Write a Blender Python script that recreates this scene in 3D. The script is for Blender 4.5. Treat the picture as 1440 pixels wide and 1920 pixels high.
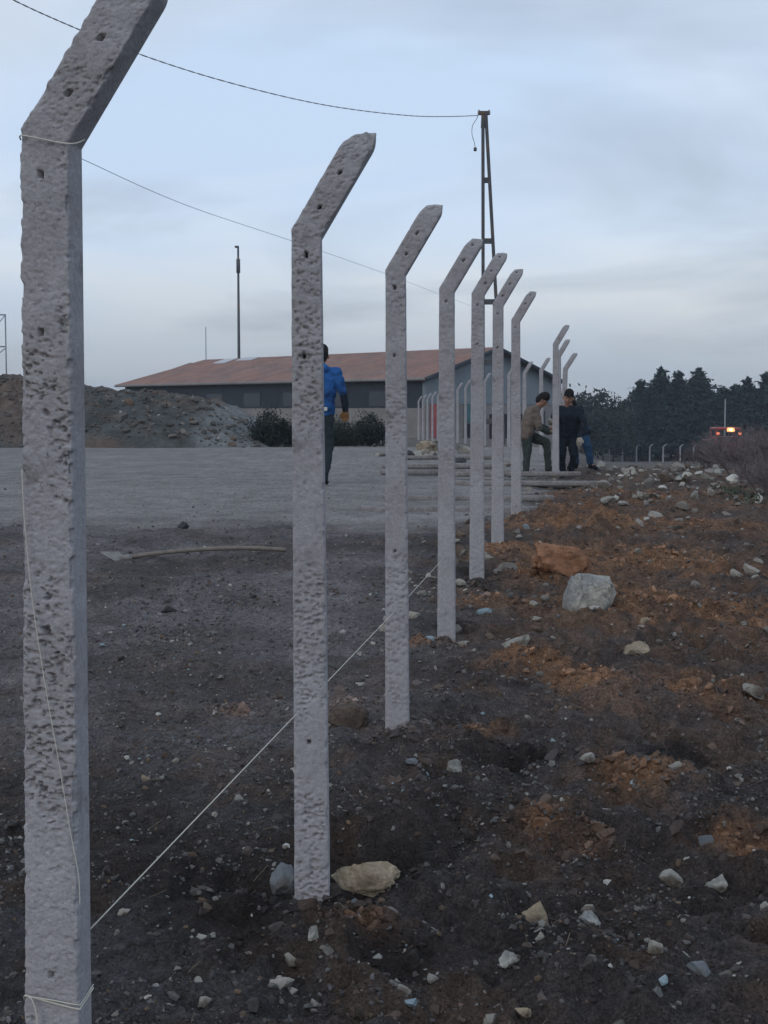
import bpy, bmesh, math, random
import numpy as np
from mathutils import Vector, Matrix, Euler

# ------------------------------------------------------------------ camera, world, sun, exposure
for o in list(bpy.data.objects): bpy.data.objects.remove(o, do_unlink=True)
SC = bpy.context.scene
COL = SC.collection
R = math.radians
FPX, HOR, CAMZ = 2600.0, 770.0, 1.5           # focal length in photo pixels, horizon row, eye height
PITCH = math.atan((960 - HOR) / FPX)
cam = bpy.data.cameras.new('camera'); camo = bpy.data.objects.new('camera', cam); COL.objects.link(camo)
cam.sensor_fit = 'VERTICAL'; cam.sensor_height = 24.0; cam.lens = 24.0 * FPX / 1920.0
cam.clip_start = 0.05; cam.clip_end = 5000
camo.location = (0, 0, CAMZ); camo.rotation_euler = (math.pi / 2 - PITCH, 0, 0)
SC.camera = camo
SC.view_settings.view_transform = 'Standard'; SC.view_settings.look = 'None'
SC.view_settings.gamma = 1; SC.view_settings.exposure = 0.0; SC.view_settings.use_curve_mapping = False
SC.cycles.use_denoising = True
SC.cycles.max_bounces = 6; SC.cycles.volume_bounces = 1

SUN_EL, SUN_AZ = R(24), R(-150)               # weak light through cloud, from behind the camera's left
W = bpy.data.worlds.new('World'); SC.world = W; W.use_nodes = True
nt = W.node_tree; nt.nodes.clear()
def wn(t, **k):
    n = nt.nodes.new(t)
    for a, b in k.items(): setattr(n, a, b)
    return n
wout = wn('ShaderNodeOutputWorld'); wbg = wn('ShaderNodeBackground'); wbg.inputs['Strength'].default_value = 0.1
sky = wn('ShaderNodeTexSky', sky_type='NISHITA', sun_disc=False)
sky.sun_elevation = SUN_EL; sky.sun_rotation = SUN_AZ; sky.air_density = 1.4; sky.dust_density = 2.5
tc = wn('ShaderNodeTexCoord')
sep = wn('ShaderNodeSeparateXYZ'); nt.links.new(tc.outputs['Generated'], sep.inputs[0])
# cloud sheet: project the view direction on a plane overhead, so streaks flatten towards the horizon
zc = wn('ShaderNodeMath', operation='ADD'); zc.inputs[1].default_value = 0.16; nt.links.new(sep.outputs['Z'], zc.inputs[0])
za = wn('ShaderNodeMath', operation='MAXIMUM'); za.inputs[1].default_value = 0.06; nt.links.new(zc.outputs[0], za.inputs[0])
dx = wn('ShaderNodeMath', operation='DIVIDE'); dy = wn('ShaderNodeMath', operation='DIVIDE')
nt.links.new(sep.outputs['X'], dx.inputs[0]); nt.links.new(za.outputs[0], dx.inputs[1])
nt.links.new(sep.outputs['Y'], dy.inputs[0]); nt.links.new(za.outputs[0], dy.inputs[1])
cmb = wn('ShaderNodeCombineXYZ'); nt.links.new(dx.outputs[0], cmb.inputs[0]); nt.links.new(dy.outputs[0], cmb.inputs[1])
def wnoise(scale, detail, rough, off):
    mp = wn('ShaderNodeMapping'); mp.inputs['Location'].default_value = off
    nt.links.new(cmb.outputs[0], mp.inputs['Vector'])
    n = wn('ShaderNodeTexNoise'); n.inputs['Scale'].default_value = scale; n.inputs['Detail'].default_value = detail
    n.inputs['Roughness'].default_value = rough; n.inputs['Distortion'].default_value = 0.4
    nt.links.new(mp.outputs[0], n.inputs['Vector']); return n
def wramp(src, stops):
    r = wn('ShaderNodeValToRGB'); e = r.color_ramp.elements
    while len(e) < len(stops): e.new(0.5)
    for k, (p, c) in enumerate(stops): e[k].position = p; e[k].color = c
    nt.links.new(src, r.inputs[0]); return r
def wmix(f, a, b):
    m = wn('ShaderNodeMix', data_type='RGBA')
    if isinstance(f, float): m.inputs[0].default_value = f
    else: nt.links.new(f, m.inputs[0])
    for s, v in ((6, a), (7, b)):
        if isinstance(v, tuple): m.inputs[s].default_value = v
        else: nt.links.new(v, m.inputs[s])
    return m.outputs[2]
n1 = wnoise(0.8, 4, 0.5, (3.1, 1.7, 0)); n2 = wnoise(0.95, 4, 0.55, (5.2, -1.4, 0))
r1 = wramp(n1.outputs['Fac'], [(0.36, (0, 0, 0, 1)), (0.66, (1, 1, 1, 1))])
r2 = wramp(n2.outputs['Fac'], [(0.47, (0, 0, 0, 1)), (0.70, (1, 1, 1, 1))])
veil = wmix(r1.outputs[0], (6.2, 7.7, 10.0, 1), (8.2, 8.9, 9.9, 1))       # thin blue veil / pale cloud (x 0.1)
r2s = wn('ShaderNodeMath', operation='MULTIPLY'); r2s.inputs[1].default_value = 0.9; nt.links.new(r2.outputs[0], r2s.inputs[0])
grey = wmix(r2s.outputs[0], veil, (4.7, 5.6, 7.0, 1))                        # greyer streaks
# the cloud sheet thickens and greys towards the horizon
hz = wn('ShaderNodeMapRange'); hz.inputs['From Min'].default_value = -0.02; hz.inputs['From Max'].default_value = 0.14
hz.inputs['To Min'].default_value = 0.85; hz.inputs['To Max'].default_value = 0.0; hz.interpolation_type = 'SMOOTHSTEP'
nt.links.new(sep.outputs['Z'], hz.inputs['Value'])
low = wmix(hz.outputs[0], grey, (4.1, 4.45, 4.9, 1))
fin = wmix(0.86, sky.outputs[0], low)
nt.links.new(fin, wbg.inputs['Color']); nt.links.new(wbg.outputs[0], wout.inputs['Surface'])

sun = bpy.data.lights.new('sun', 'SUN'); sun.energy = 0.5; sun.angle = R(25); sun.color = (1.0, 0.94, 0.86)
suno = bpy.data.objects.new('sun', sun); COL.objects.link(suno)
sd = Vector((math.sin(SUN_AZ) * math.cos(SUN_EL), math.cos(SUN_AZ) * math.cos(SUN_EL), math.sin(SUN_EL)))
suno.rotation_euler = sd.to_track_quat('Z', 'Y').to_euler(); suno.location = sd * 60

# ------------------------------------------------------------------ helpers
rng = np.random.default_rng(11); random.seed(5)
def hash2(ix, iy, seed):
    h = (ix.astype(np.int64) * 374761393 + iy.astype(np.int64) * 668265263 + seed * 1274126177) & 0xffffffff
    h = ((h ^ (h >> 13)) * 1274126177) & 0xffffffff
    h = ((h ^ (h >> 16)) * 2246822519) & 0xffffffff
    return ((h ^ (h >> 15)) & 0xffffff) / float(0xffffff)
def vnoise(x, y, seed=0):
    x = np.asarray(x, float); y = np.asarray(y, float)
    ix = np.floor(x); iy = np.floor(y); fx = x - ix; fy = y - iy
    ux = fx * fx * fx * (fx * (fx * 6 - 15) + 10); uy = fy * fy * fy * (fy * (fy * 6 - 15) + 10)
    a = hash2(ix, iy, seed); b = hash2(ix + 1, iy, seed); c = hash2(ix, iy + 1, seed); d = hash2(ix + 1, iy + 1, seed)
    return (a * (1 - ux) + b * ux) * (1 - uy) + (c * (1 - ux) + d * ux) * uy
def fbm(x, y, seed=0, oct=4, gain=0.5):
    s = 0; a = 1; t = 0
    for k in range(oct):
        s = s + a * vnoise(x * 2 ** k + 17.3 * k, y * 2 ** k - 9.1 * k, seed + k * 7); t += a; a *= gain
    return s / t                                   # 0..1
def sstep(a, b, x):
    t = np.clip((np.asarray(x, float) - a) / (b - a), 0, 1); return t * t * (3 - 2 * t)
def worley(x, y, seed=0):
    x = np.asarray(x, float); y = np.asarray(y, float); ix = np.floor(x); iy = np.floor(y); best = np.full(x.shape, 9.0)
    for i in (-1, 0, 1):
        for j in (-1, 0, 1):
            cx = ix + i; cy = iy + j
            d = np.hypot(cx + hash2(cx, cy, seed) - x, cy + hash2(cx, cy, seed + 31) - y); best = np.minimum(best, d)
    return best

def ray(px, py):
    fw = Vector((0, math.cos(PITCH), -math.sin(PITCH))); up = Vector((0, math.sin(PITCH), math.cos(PITCH)))
    return fw + Vector((1, 0, 0)) * ((px - 720) / FPX) + up * ((960 - py) / FPX)
def at(px, py, Y):
    d = ray(px, py); return Vector((0, 0, CAMZ)) + d * (Y / d.y)

def mesh_np(name, verts, faces, smooth=False, col=None):
    """verts Nx3, faces Mx3 or Mx4"""
    me = bpy.data.meshes.new(name); verts = np.asarray(verts, np.float32); faces = np.asarray(faces, np.int32)
    k = faces.shape[1]; me.vertices.add(len(verts)); me.vertices.foreach_set('co', verts.ravel())
    me.loops.add(faces.size); me.loops.foreach_set('vertex_index', faces.ravel())
    me.polygons.add(len(faces)); me.polygons.foreach_set('loop_start', np.arange(len(faces), dtype=np.int32) * k)
    me.polygons.foreach_set('loop_total', np.full(len(faces), k, np.int32))
    me.polygons.foreach_set('use_smooth', np.full(len(faces), smooth, bool))
    me.update(calc_edges=True); me.validate()
    if col is not None:
        ca = me.color_attributes.new('Col', 'FLOAT_COLOR', 'POINT')
        c = np.ones((len(verts), 4), np.float32); c[:, :3] = col; ca.data.foreach_set('color', c.ravel())
    return me
def tag(o, label=None, cat=None, group=None, kind=None):
    if label: o['label'] = label
    if cat: o['category'] = cat
    if group: o['group'] = group
    if kind: o['kind'] = kind
    return o
def link(name, me, m=None, parent=None):
    o = bpy.data.objects.new(name, me); COL.objects.link(o)
    if m is not None and me is not None and not me.materials: me.materials.append(m)
    if parent is not None: o.parent = parent
    return o
def empty(name, loc, rz=0):
    o = bpy.data.objects.new(name, None); COL.objects.link(o); o.location = loc; o.rotation_euler = (0, 0, rz); o.empty_display_size = 0.2
    return o
def bm_obj(name, bm, m, parent=None, smooth=False):
    me = bpy.data.meshes.new(name); bmesh.ops.recalc_face_normals(bm, faces=bm.faces[:]); bm.to_mesh(me); bm.free()
    if smooth:
        for p in me.polygons: p.use_smooth = True
    return link(name, me, m, parent)
def bbox_(bm, x0, x1, y0, y1, z0, z1, bev=0.0, M=None):
    r = bmesh.ops.create_cube(bm, size=1)
    vs = r['verts']
    for v in vs: v.co = Vector(((x0 + x1) / 2 + v.co.x * (x1 - x0), (y0 + y1) / 2 + v.co.y * (y1 - y0), (z0 + z1) / 2 + v.co.z * (z1 - z0)))
    if bev:
        es = list({e for v in vs for e in v.link_edges})
        g = bmesh.ops.bevel(bm, geom=es, offset=bev, segments=1, affect='EDGES'); vs = list({v for f in g['faces'] for v in f.verts} | {v for v in vs if v.is_valid})
    if M is not None:
        for v in vs: v.co = M @ v.co
def tube(bm, pts, rad, n=6, cap=True):
    pts = [Vector(p) for p in pts]; rads = rad if isinstance(rad, (list, tuple)) else [rad] * len(pts)
    rings = []; prev = None
    for i, p in enumerate(pts):
        d = (pts[min(i + 1, len(pts) - 1)] - pts[max(i - 1, 0)]).normalized()
        if prev is None:
            a = d.orthogonal().normalized()
        else:
            a = (prev - d * prev.dot(d)); a = a.normalized() if a.length > 1e-6 else d.orthogonal().normalized()
        prev = a; b = d.cross(a)
        rings.append([bm.verts.new(p + (a * math.cos(2 * math.pi * k / n) + b * math.sin(2 * math.pi * k / n)) * rads[i]) for k in range(n)])
    for r0, r1 in zip(rings, rings[1:]):
        for k in range(n): bm.faces.new((r0[k], r0[(k + 1) % n], r1[(k + 1) % n], r1[k]))
    if cap: bm.faces.new(rings[0][::-1]); bm.faces.new(rings[-1])
def capsule(bm, p0, r0, p1, r1, n=12):
    """closed tapered capsule"""
    p0 = Vector(p0); p1 = Vector(p1); d = p1 - p0
    if d.length < 1e-5: d = Vector((0, 0, 1e-3)); p1 = p0 + d
    u = d.normalized(); pts = []; rr = []
    for a in (-80, -50, -20): pts.append(p0 + u * r0 * math.sin(R(a))); rr.append(r0 * math.cos(R(a)))
    for a in (20, 50, 80): pts.append(p1 + u * r1 * math.sin(R(a))); rr.append(r1 * math.cos(R(a)))
    tube(bm, pts, rr, n)

# ---- materials
def mat(name, base, rough=0.9, spec=0.2, metal=0.0, vcol=False, noise=None, bump=None, tint=None, emit=None):
    """base rgb; noise=[(scale, amount 0-1)], bump=[(scale, strength, dist)], tint=(rgb, scale, lo, hi) second colour in patches"""
    m = bpy.data.materials.new(name); m.use_nodes = True; t = m.node_tree; b = t.nodes['Principled BSDF']
    b.inputs['Roughness'].default_value = rough; b.inputs['Specular IOR Level'].default_value = spec; b.inputs['Metallic'].default_value = metal
    N = t.nodes.new; L = t.links.new; co = N('ShaderNodeTexCoord').outputs['Object']
    if vcol: a = N('ShaderNodeVertexColor'); a.layer_name = 'Col'; cur = a.outputs['Color']
    else: a = N('ShaderNodeRGB'); a.outputs[0].default_value = (*base, 1); cur = a.outputs[0]
    if tint:
        for (rgb, sc, lo, hi) in (tint if isinstance(tint, list) else [tint]):
            n = N('ShaderNodeTexNoise'); n.inputs['Scale'].default_value = sc; n.inputs['Detail'].default_value = 5; n.inputs['Roughness'].default_value = 0.6; L(co, n.inputs['Vector'])
            mr = N('ShaderNodeMapRange'); mr.inputs['From Min'].default_value = lo; mr.inputs['From Max'].default_value = hi; L(n.outputs['Fac'], mr.inputs['Value'])
            x = N('ShaderNodeMix'); x.data_type = 'RGBA'; L(mr.outputs[0], x.inputs[0]); L(cur, x.inputs[6]); x.inputs[7].default_value = (*rgb, 1); cur = x.outputs[2]
    for sc, am in (noise or []):
        n = N('ShaderNodeTexNoise'); n.inputs['Scale'].default_value = sc; n.inputs['Detail'].default_value = 4; n.inputs['Roughness'].default_value = 0.65; L(co, n.inputs['Vector'])
        mr = N('ShaderNodeMapRange'); mr.inputs['From Min'].default_value = 0.28; mr.inputs['From Max'].default_value = 0.72
        mr.inputs['To Min'].default_value = 1 - am; mr.inputs['To Max'].default_value = 1 + am; L(n.outputs['Fac'], mr.inputs['Value'])
        x = N('ShaderNodeVectorMath'); x.operation = 'SCALE'; L(cur, x.inputs[0]); L(mr.outputs[0], x.inputs['Scale']); cur = x.outputs[0]
    L(cur, b.inputs['Base Color'])
    prev = None
    for sc, st, ds in (bump or []):
        n = N('ShaderNodeTexNoise'); n.inputs['Scale'].default_value = sc; n.inputs['Detail'].default_value = 4; L(co, n.inputs['Vector'])
        u = N('ShaderNodeBump'); u.inputs['Strength'].default_value = st; u.inputs['Distance'].default_value = ds; L(n.outputs['Fac'], u.inputs['Height'])
        if prev: L(prev, u.inputs['Normal'])
        prev = u.outputs['Normal']
    if prev: L(prev, b.inputs['Normal'])
    if emit: b.inputs['Emission Color'].default_value = (*emit[:3], 1); b.inputs['Emission Strength'].default_value = emit[3]
    return m
M = {}
M['ground'] = mat('soil', (0, 0, 0), 0.95, 0.15, vcol=True, noise=[(2.2, .25), (26, .42), (95, .55), (260, .4)], bump=[(45, .9, .025), (160, .9, .012)])
M['pebble'] = mat('pebble', (0, 0, 0), 0.85, 0.25, vcol=True, noise=[(60, .2)], bump=[(90, .5, .006)])
M['concrete'] = mat('cast_concrete', (.325, .325, .347), 0.92, 0.2, tint=[((.262, .246, .258), 2.2, .44, .66), ((.36, .362, .38), 5, .54, .74), ((.21, .205, .212), 11, .60, .72), ((.10, .10, .105), 150, .655, .70)], noise=[(9, .12), (70, .16), (240, .14)], bump=[(120, .5, .004)])  # last tint: fine dark specks painted in as shade of small pits
M['stone_grey'] = mat('grey_limestone', (.21, .215, .21), 0.9, 0.2, tint=[((.33, .32, .285), 4.5, .44, .60), ((.10, .10, .10), 13, .56, .66)], noise=[(14, .25), (60, .2)], bump=[(30, .7, .015), (110, .5, .005)])
M['stone_white'] = mat('white_limestone', (.27, .26, .235), 0.9, 0.2, tint=((.11, .095, .08), 9, .46, .60), noise=[(25, .2)], bump=[(40, .6, .01), (130, .4, .004)])
M['stone_tan'] = mat('tan_limestone', (.29, .24, .175), 0.92, 0.15, tint=((.12, .092, .07), 9, .48, .64), noise=[(20, .25), (80, .2)], bump=[(40, .8, .012), (120, .5, .005)])
M['stone_orange'] = mat('orange_clay', (.26, .135, .082), 0.95, 0.1, tint=((.16, .085, .054), 6, .46, .68), noise=[(18, .25), (70, .2)], bump=[(30, .8, .015), (110, .5, .005)])
M['stone_brown'] = mat('brown_rock', (.10, .078, .066), .95, .1, tint=((.06, .047, .04), 9, .46, .62), noise=[(25, .3)], bump=[(40, .8, .015)])
M['stone_dark'] = mat('dark_rubble', (.05, .05, .055), 0.9, 0.2, noise=[(20, .3)], bump=[(40, .6, .01)])
M['stone_blue'] = mat('blue_grey_rubble', (.14, .16, .18), 0.85, 0.25, tint=((.09, .085, .085), 7, .5, .62), noise=[(20, .25)], bump=[(40, .6, .01)])
M['string'] = mat('string', (.55, .53, .47), 0.8, 0.2)
M['strgrey'] = mat('grey_line', (.52, .57, .63), .8, .2)
M['cable'] = mat('cable', (.06, .065, .075), 0.6, 0.3)
M['steel'] = mat('painted_steel', (.055, .06, .07), 0.6, 0.4, noise=[(6, .25)], tint=((.12, .075, .04), 2.5, .55, .7))
M['galv'] = mat('galvanised_steel', (.22, .24, .26), 0.5, 0.5, metal=.3, noise=[(8, .15)])
M['spoil'] = mat('spoil', (0, 0, 0), 0.95, 0.1, vcol=True, noise=[(3, .25), (14, .3)], bump=[(10, .8, .06), (35, .6, .03)])
M['wood'] = mat('worn_wood', (.17, .152, .132), 0.8, 0.25, noise=[(30, .25)], bump=[(80, .4, .003)])
M['bladesteel'] = mat('worn_blade', (.20, .19, .18), 0.6, 0.4, metal=.2, noise=[(30, .3)])

# ------------------------------------------------------------------ terrain
YB = [0, 2.5, 4.2, 6.2, 8.15, 9.9, 11.65, 14.1, 18, 21.3, 26, 35]
ZB = [-.12, -.09, -.03, .05, .14, .28, .34, .37, .47, .48, .52, .58]
def zbase(x, y):
    x = np.asarray(x, float); y = np.asarray(y, float)
    left = np.interp(y, YB + [60, 80, 120, 300, 900], ZB + [.15, -.1, -.6, -4, -5])
    right = np.interp(y, YB[:-2] + [24, 40, 90, 136, 300, 900], ZB[:-2] + [.47, -.12, -1.95, -3.6, -4.4, -5])
    s = sstep(.105, .165, x / np.maximum(y, 3))
    return left * (1 - s) + right * s
def gpx(px, py):
    """world point where a photo pixel meets the smooth terrain"""
    d = ray(px, py); t = 1.0
    lo, hi = 1.0, 200.0
    ys = np.concatenate([np.arange(1.5, 40, .02), np.arange(40, 200, .2)])
    k = ys / d.y; f = (CAMZ + d.z * k) - zbase(d.x * k, ys)
    i = np.argmax(f < 0); y = ys[i]; return np.array([d.x * y / d.y, y])
# orange or brown soil thrown up beside the holes: px, py, radius m, colour mix, mound height
ORANGE = [(1075, 992, .62, .9, .20), (1190, 1050, .55, .9, .03), (1030, 1075, .30, .9, .05), (955, 1045, .30, .9, .04), (1280, 1060, .4, .6, .02),
          (1010, 1250, .22, .75, .07), (1095, 1285, .16, .75, .03), (1290, 1300, .27, .6, .08), (1025, 1550, .115, 1., .06), (1100, 1590, .10, .75, .03),
          (1400, 1580, .12, 1., .05), (785, 1208, .09, 1., .03), (645, 1335, .12, .5, .05), (1225, 1470, .14, .6, .06), (650, 1742, .10, .55, .02),
          (435, 1335, .12, .6, .02), (1290, 990, .5, .45, .05), (1180, 1130, .4, .5, .03), (1330, 1150, .5, .5, .04), (870, 1370, .14, .55, .03),
          (1160, 1440, .16, .5, .03), (900, 1130, .2, .45, .02), (1120, 930, .6, .45, .05), (1250, 940, .7, .4, .06)]
OR_W = [(gpx(a, b), r, c, h) for a, b, r, c, h in ORANGE]
PITS = [(690, 1595, .20, -.22), (500, 1660, .14, -.18), (820, 1350, .15, -.10), (690, 1385, .10, -.06), (590, 1722, .10, .03), (745, 1383, .13, .008), (837, 1212, .14, .012), (893, 1100, .14, .015), (932, 1040, .14, .02), (968, 988, .14, .02), (960, 1415, .17, -.06), (1270, 1405, .12, -.05), (880, 1080, .12, -.04),
        (390, 1730, .26, .05), (620, 1800, .14, .045), (1100, 1840, .3, .04), (250, 1300, .4, .03), (150, 1020, .5, .08), (330, 1010, .45, .09), (520, 1000, .4, .05)]
PT_W = [(gpx(a, b), r, h) for a, b, r, h in PITS]
DARKSOIL = [(690, 1610, .26), (510, 1680, .24), (420, 1720, .28), (830, 1350, .17), (960, 1420, .24), (1265, 1405, .16), (700, 1400, .12), (880, 1075, .14), (320, 1640, .2), (840, 1180, .12), (1010, 1800, .16), (760, 1800, .14)]   # freshly dug damp soil; its dark colour also paints in shade of the pits
DK_W = [(gpx(a, b), r) for a, b, r in DARKSOIL]
def yard(x, y):
    e = (fbm(x * .9, y * .9, 40, 4) - .5)
    near = sstep(12.6, 14.6, y + e * 2.6 - .10 * np.clip(x, -2, 2))
    far = 1 - sstep(35.5, 37, y + e * 1.5)
    right = 1 - sstep(-.45, .25, x - (.181 * y - 1.35) + e * 1.4)
    return near * far * right
def H(x, y):
    x = np.asarray(x, float); y = np.asarray(y, float)
    z = zbase(x, y)
    for (p, r, c, h) in OR_W:
        z = z + h * np.exp(-((x - p[0]) ** 2 + (y - p[1]) ** 2) / (r * r)) * (.55 + .9 * fbm(x * 7, y * 7, 3, 2))
    for (p, r, h) in PT_W: z = z + h * np.exp(-((x - p[0]) ** 2 + (y - p[1]) ** 2) / (r * r))
    q = 1 - .88 * yard(x, y)
    nearf = 1 - sstep(16, 34, y)
    z = z + q * ((fbm(x * .8, y * .8, 1, 3) - .5) * .10 + (fbm(x * 3.7, y * 3.7, 2, 3) - .5) * .075 * (.4 + .6 * nearf))
    z = z + q * nearf * ((fbm(x * 15, y * 15, 5, 3) - .5) * .034)
    w = worley(x * 22, y * 22, 8); z = z + q * nearf * .011 * np.clip(.6 - w, 0, 1) * sstep(.35, .6, fbm(x * 2.3, y * 2.3, 9, 2))
    rug = sstep(-.5, .5, x - (.181 * y - 1.0)) * (1 - sstep(19, 26, y)) + .45 * (1 - sstep(4.5, 7, y)) * (1 - sstep(-.5, .5, x - (.181 * y - 1.0)))
    bl = np.abs(fbm(x * 4.3, y * 4.3, 14, 3) - .5) * 2; z = z + q * rug * ((.22 - bl) * .16 + (fbm(x * 9.5, y * 9.5, 15, 3) - .5) * .075)
    far = sstep(30, 60, y); z = z + far * (fbm(x * .09, y * .09, 12, 3) - .5) * .25
    return z
def gcol(x, y):
    x = np.asarray(x, float); y = np.asarray(y, float)
    def C(*a): return np.array(a)[None, :]
    n0 = fbm(x * 1.1, y * 1.1, 21, 4)[:, None]; n1 = fbm(x * 4.2, y * 4.2, 22, 4)[:, None]; n2 = fbm(x * 13, y * 13, 23, 3)[:, None]
    c = C(.056, .048, .046) * (1 - sstep(.4, .6, n0)) + C(.068, .065, .068) * sstep(.4, .6, n0)
    c = c * (1 - .75 * sstep(.5, .66, n1)) + C(.080, .058, .046) * .75 * sstep(.5, .66, n1)
    c = c * (.75 + .5 * n2)
    rt = sstep(-.35, .5, x - (.181 * y - 1.05))[:, None]
    br = rt * (sstep(5.0, 10, y)[:, None] * .75 + .25) * (.25 + .75 * sstep(.38, .6, n0 * .45 + n1 * .55))
    c = c * (1 - br) + C(.118, .078, .057) * (.65 + .7 * n2) * br
    for (p, r, k, h) in OR_W:
        g = np.exp(-((x - p[0]) ** 2 + (y - p[1]) ** 2) / (1.15 * r) ** 2)[:, None] * k
        g = np.clip(g * 1.5 * (.35 + 1.3 * sstep(.36, .62, n1 * .5 + n2 * .5)), 0, 1)
        c = c * (1 - g) + C(.20, .112, .066) * g * (.75 + .4 * n2) + 0
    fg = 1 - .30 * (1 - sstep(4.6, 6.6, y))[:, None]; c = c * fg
    for (p, r) in DK_W:
        g = np.exp(-((x - p[0]) ** 2 + (y - p[1]) ** 2) / (r * r))[:, None]; g = np.clip(g * 2.2 * (n1 * .7 + n2 * .6 - .15), 0, .82); c = c * (1 - g) + C(.019, .016, .0155) * g
    lf = (sstep(5.0, 7.5, y) * sstep(.02, -.06, x / np.maximum(y, 1) - .03))[:, None] * (.35 + .6 * sstep(.35, .6, n0))
    c = c * (1 - lf) + C(.132, .120, .123) * (.65 + .7 * n1) * lf
    yd = yard(x, y)[:, None]
    trk = fbm(x * .22 + y * .12, y * 1.9 - x * .5, 27, 4)[:, None]; n3 = fbm(x * 30, y * 30, 28, 2)[:, None]
    c = c * (1 - yd) + (C(.222, .210, .203) * (.80 + .34 * trk) * (.85 + .3 * n2) * (.88 + .24 * n3)) * yd
    far = sstep(24, 34, y)[:, None] * (1 - yd)
    c = c * (1 - far) + C(.11, .10, .09) * (.7 + .6 * n0) * far
    return c
ys = [1.9]
while ys[-1] < 17: ys.append(ys[-1] + max(.0125, .0041 * ys[-1] ** 1.12))
while ys[-1] < 900: ys.append(ys[-1] + (ys[-1] - ys[-2]) * 1.07)
ys = np.concatenate([[-300, -60, -12, -3, 0, 1.2], np.array(ys)])
xs = [0.]
while xs[-1] < 3.0: xs.append(xs[-1] + .0155)
while xs[-1] < 700: xs.append(xs[-1] + (xs[-1] - xs[-2]) * 1.055)
xs = np.array(xs); xs = np.concatenate([-xs[:0:-1], xs])
XX, YY = np.meshgrid(xs, ys); nx, ny = len(xs), len(ys)
xf, yf = XX.ravel(), YY.ravel()
idx = np.arange(nx * ny).reshape(ny, nx)
F = np.stack([idx[:-1, :-1], idx[:-1, 1:], idx[1:, 1:], idx[1:, :-1]], -1).reshape(-1, 4)
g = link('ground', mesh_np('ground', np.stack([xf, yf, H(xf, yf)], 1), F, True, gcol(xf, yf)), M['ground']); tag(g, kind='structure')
print('ground quads', len(F))

# ------------------------------------------------------------------ rocks
def ico(sub):
    bm = bmesh.new(); bmesh.ops.create_icosphere(bm, subdivisions=sub, radius=1); bm.verts.ensure_lookup_table()
    V = np.array([v.co[:] for v in bm.verts]); T = np.array([[v.index for v in f.verts] for f in bm.faces]); bm.free(); return V, T
ICO = {k: ico(k) for k in (1, 2, 3, 4)}
def rock_v(sub, seed, cuts=9, rough=.06, boxy=1.0):
    V, T = ICO[sub]; r = np.random.default_rng(seed); V = np.sign(V) * np.abs(V) ** boxy; dlo = .34 if boxy == 1 else .58
    for _ in range(cuts):
        n = r.normal(size=3); n /= np.linalg.norm(n); d = r.uniform(dlo, dlo + .38)
        e = np.clip(V @ n - d, 0, None); V = V - e[:, None] * n
    th = V[:, 0] * 1.9 + V[:, 2] * 1.3; ph = V[:, 1] * 1.9 - V[:, 2] * 1.1
    V = V * (1 + rough * 2 * (fbm(th * 1.6 + seed, ph * 1.6, seed, 4) - .5))[:, None] * (1 + rough * .6 * (fbm(th * 9 + 3, ph * 9 + seed, seed + 4, 2) - .5))[:, None]
    return V, T
def stone(name, px, py, wpx, hpx, m, label, cat='stone', depth=.8, seed=None, sub=4, rot=None, tilt=0., sink=.20, cuts=11, rough=.13, group=None, boxy=1.0):
    """a stone whose foot meets the ground at the photo pixel (px, py); its size is given by its apparent size there"""
    p = gpx(px, py); s = p[1] / FPX; w, h = wpx * s / 2, hpx * s / 2
    seed = seed if seed is not None else int(px * 7 + py)
    V, T = rock_v(sub, seed, cuts, rough, boxy); V = V / np.abs(V).max(0); V[:, 2] = np.maximum(V[:, 2], -.62)
    V = V * np.array([w, w * depth, h * 1.12])
    if tilt: c, q = math.cos(tilt), math.sin(tilt); V = np.stack([V[:, 0] * c + V[:, 2] * q, V[:, 1], -V[:, 0] * q + V[:, 2] * c], 1)
    y = p[1] + w * depth * .5; x = p[0] * y / p[1]
    z = float(H([x], [y])[0]) - V[:, 2].min() - 2 * h * sink
    o = link(name, mesh_np(name, V, T, False), m); o.location = (x, y, z); o.rotation_euler = (0, 0, rot or 0)
    tag(o, label, cat, group or 'loose stones on the dug ground'); return o

# scattered small rubble: one mesh per kind, nobody could count it
def scatter(name, n, sub, size, cols, sampler, squash=(.45, .9), seed=0, sink=.3, kind='stuff', m=None, parent=None, hf=None):
    r = np.random.default_rng(seed); XY = sampler(r, n); n = len(XY)
    S = size(r, n); var = [rock_v(sub, 900 + seed * 10 + k, 7, .5 if 'clod' in name else .16) for k in range(8)]
    V0 = np.stack([v for v, _ in var]); T0 = var[0][1]; nv = V0.shape[1]
    pick = r.integers(0, 8, n); V = V0[pick] * np.stack([np.ones(n), r.uniform(.6, 1., n), r.uniform(*squash, n)], 1)[:, None, :]
    a = r.uniform(0, 6.28, n); b = r.normal(0, .35, n)
    cb, sb = np.cos(b)[:, None], np.sin(b)[:, None]; X, Y, Z = V[..., 0], V[..., 1], V[..., 2]
    X, Z = X * cb + Z * sb, -X * sb + Z * cb
    ca, sa = np.cos(a)[:, None], np.sin(a)[:, None]; X, Y = X * ca - Y * sa, X * sa + Y * ca
    V = np.stack([X, Y, Z], -1) * S[:, None, None]
    zz = (hf or H)(XY[:, 0], XY[:, 1])
    V += np.concatenate([XY, (zz + S * (.6 - sink * 1.4))[:, None]], 1)[:, None, :]
    C = np.repeat(cols(r, XY, S)[:, None, :], nv, 1).reshape(-1, 3)
    T = (T0[None] + (np.arange(n) * nv)[:, None, None]).reshape(-1, 3)
    o = link(name, mesh_np(name, V.reshape(-1, 3), T, False, C), m or M['pebble'], parent); o['kind'] = kind
    return o
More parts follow.
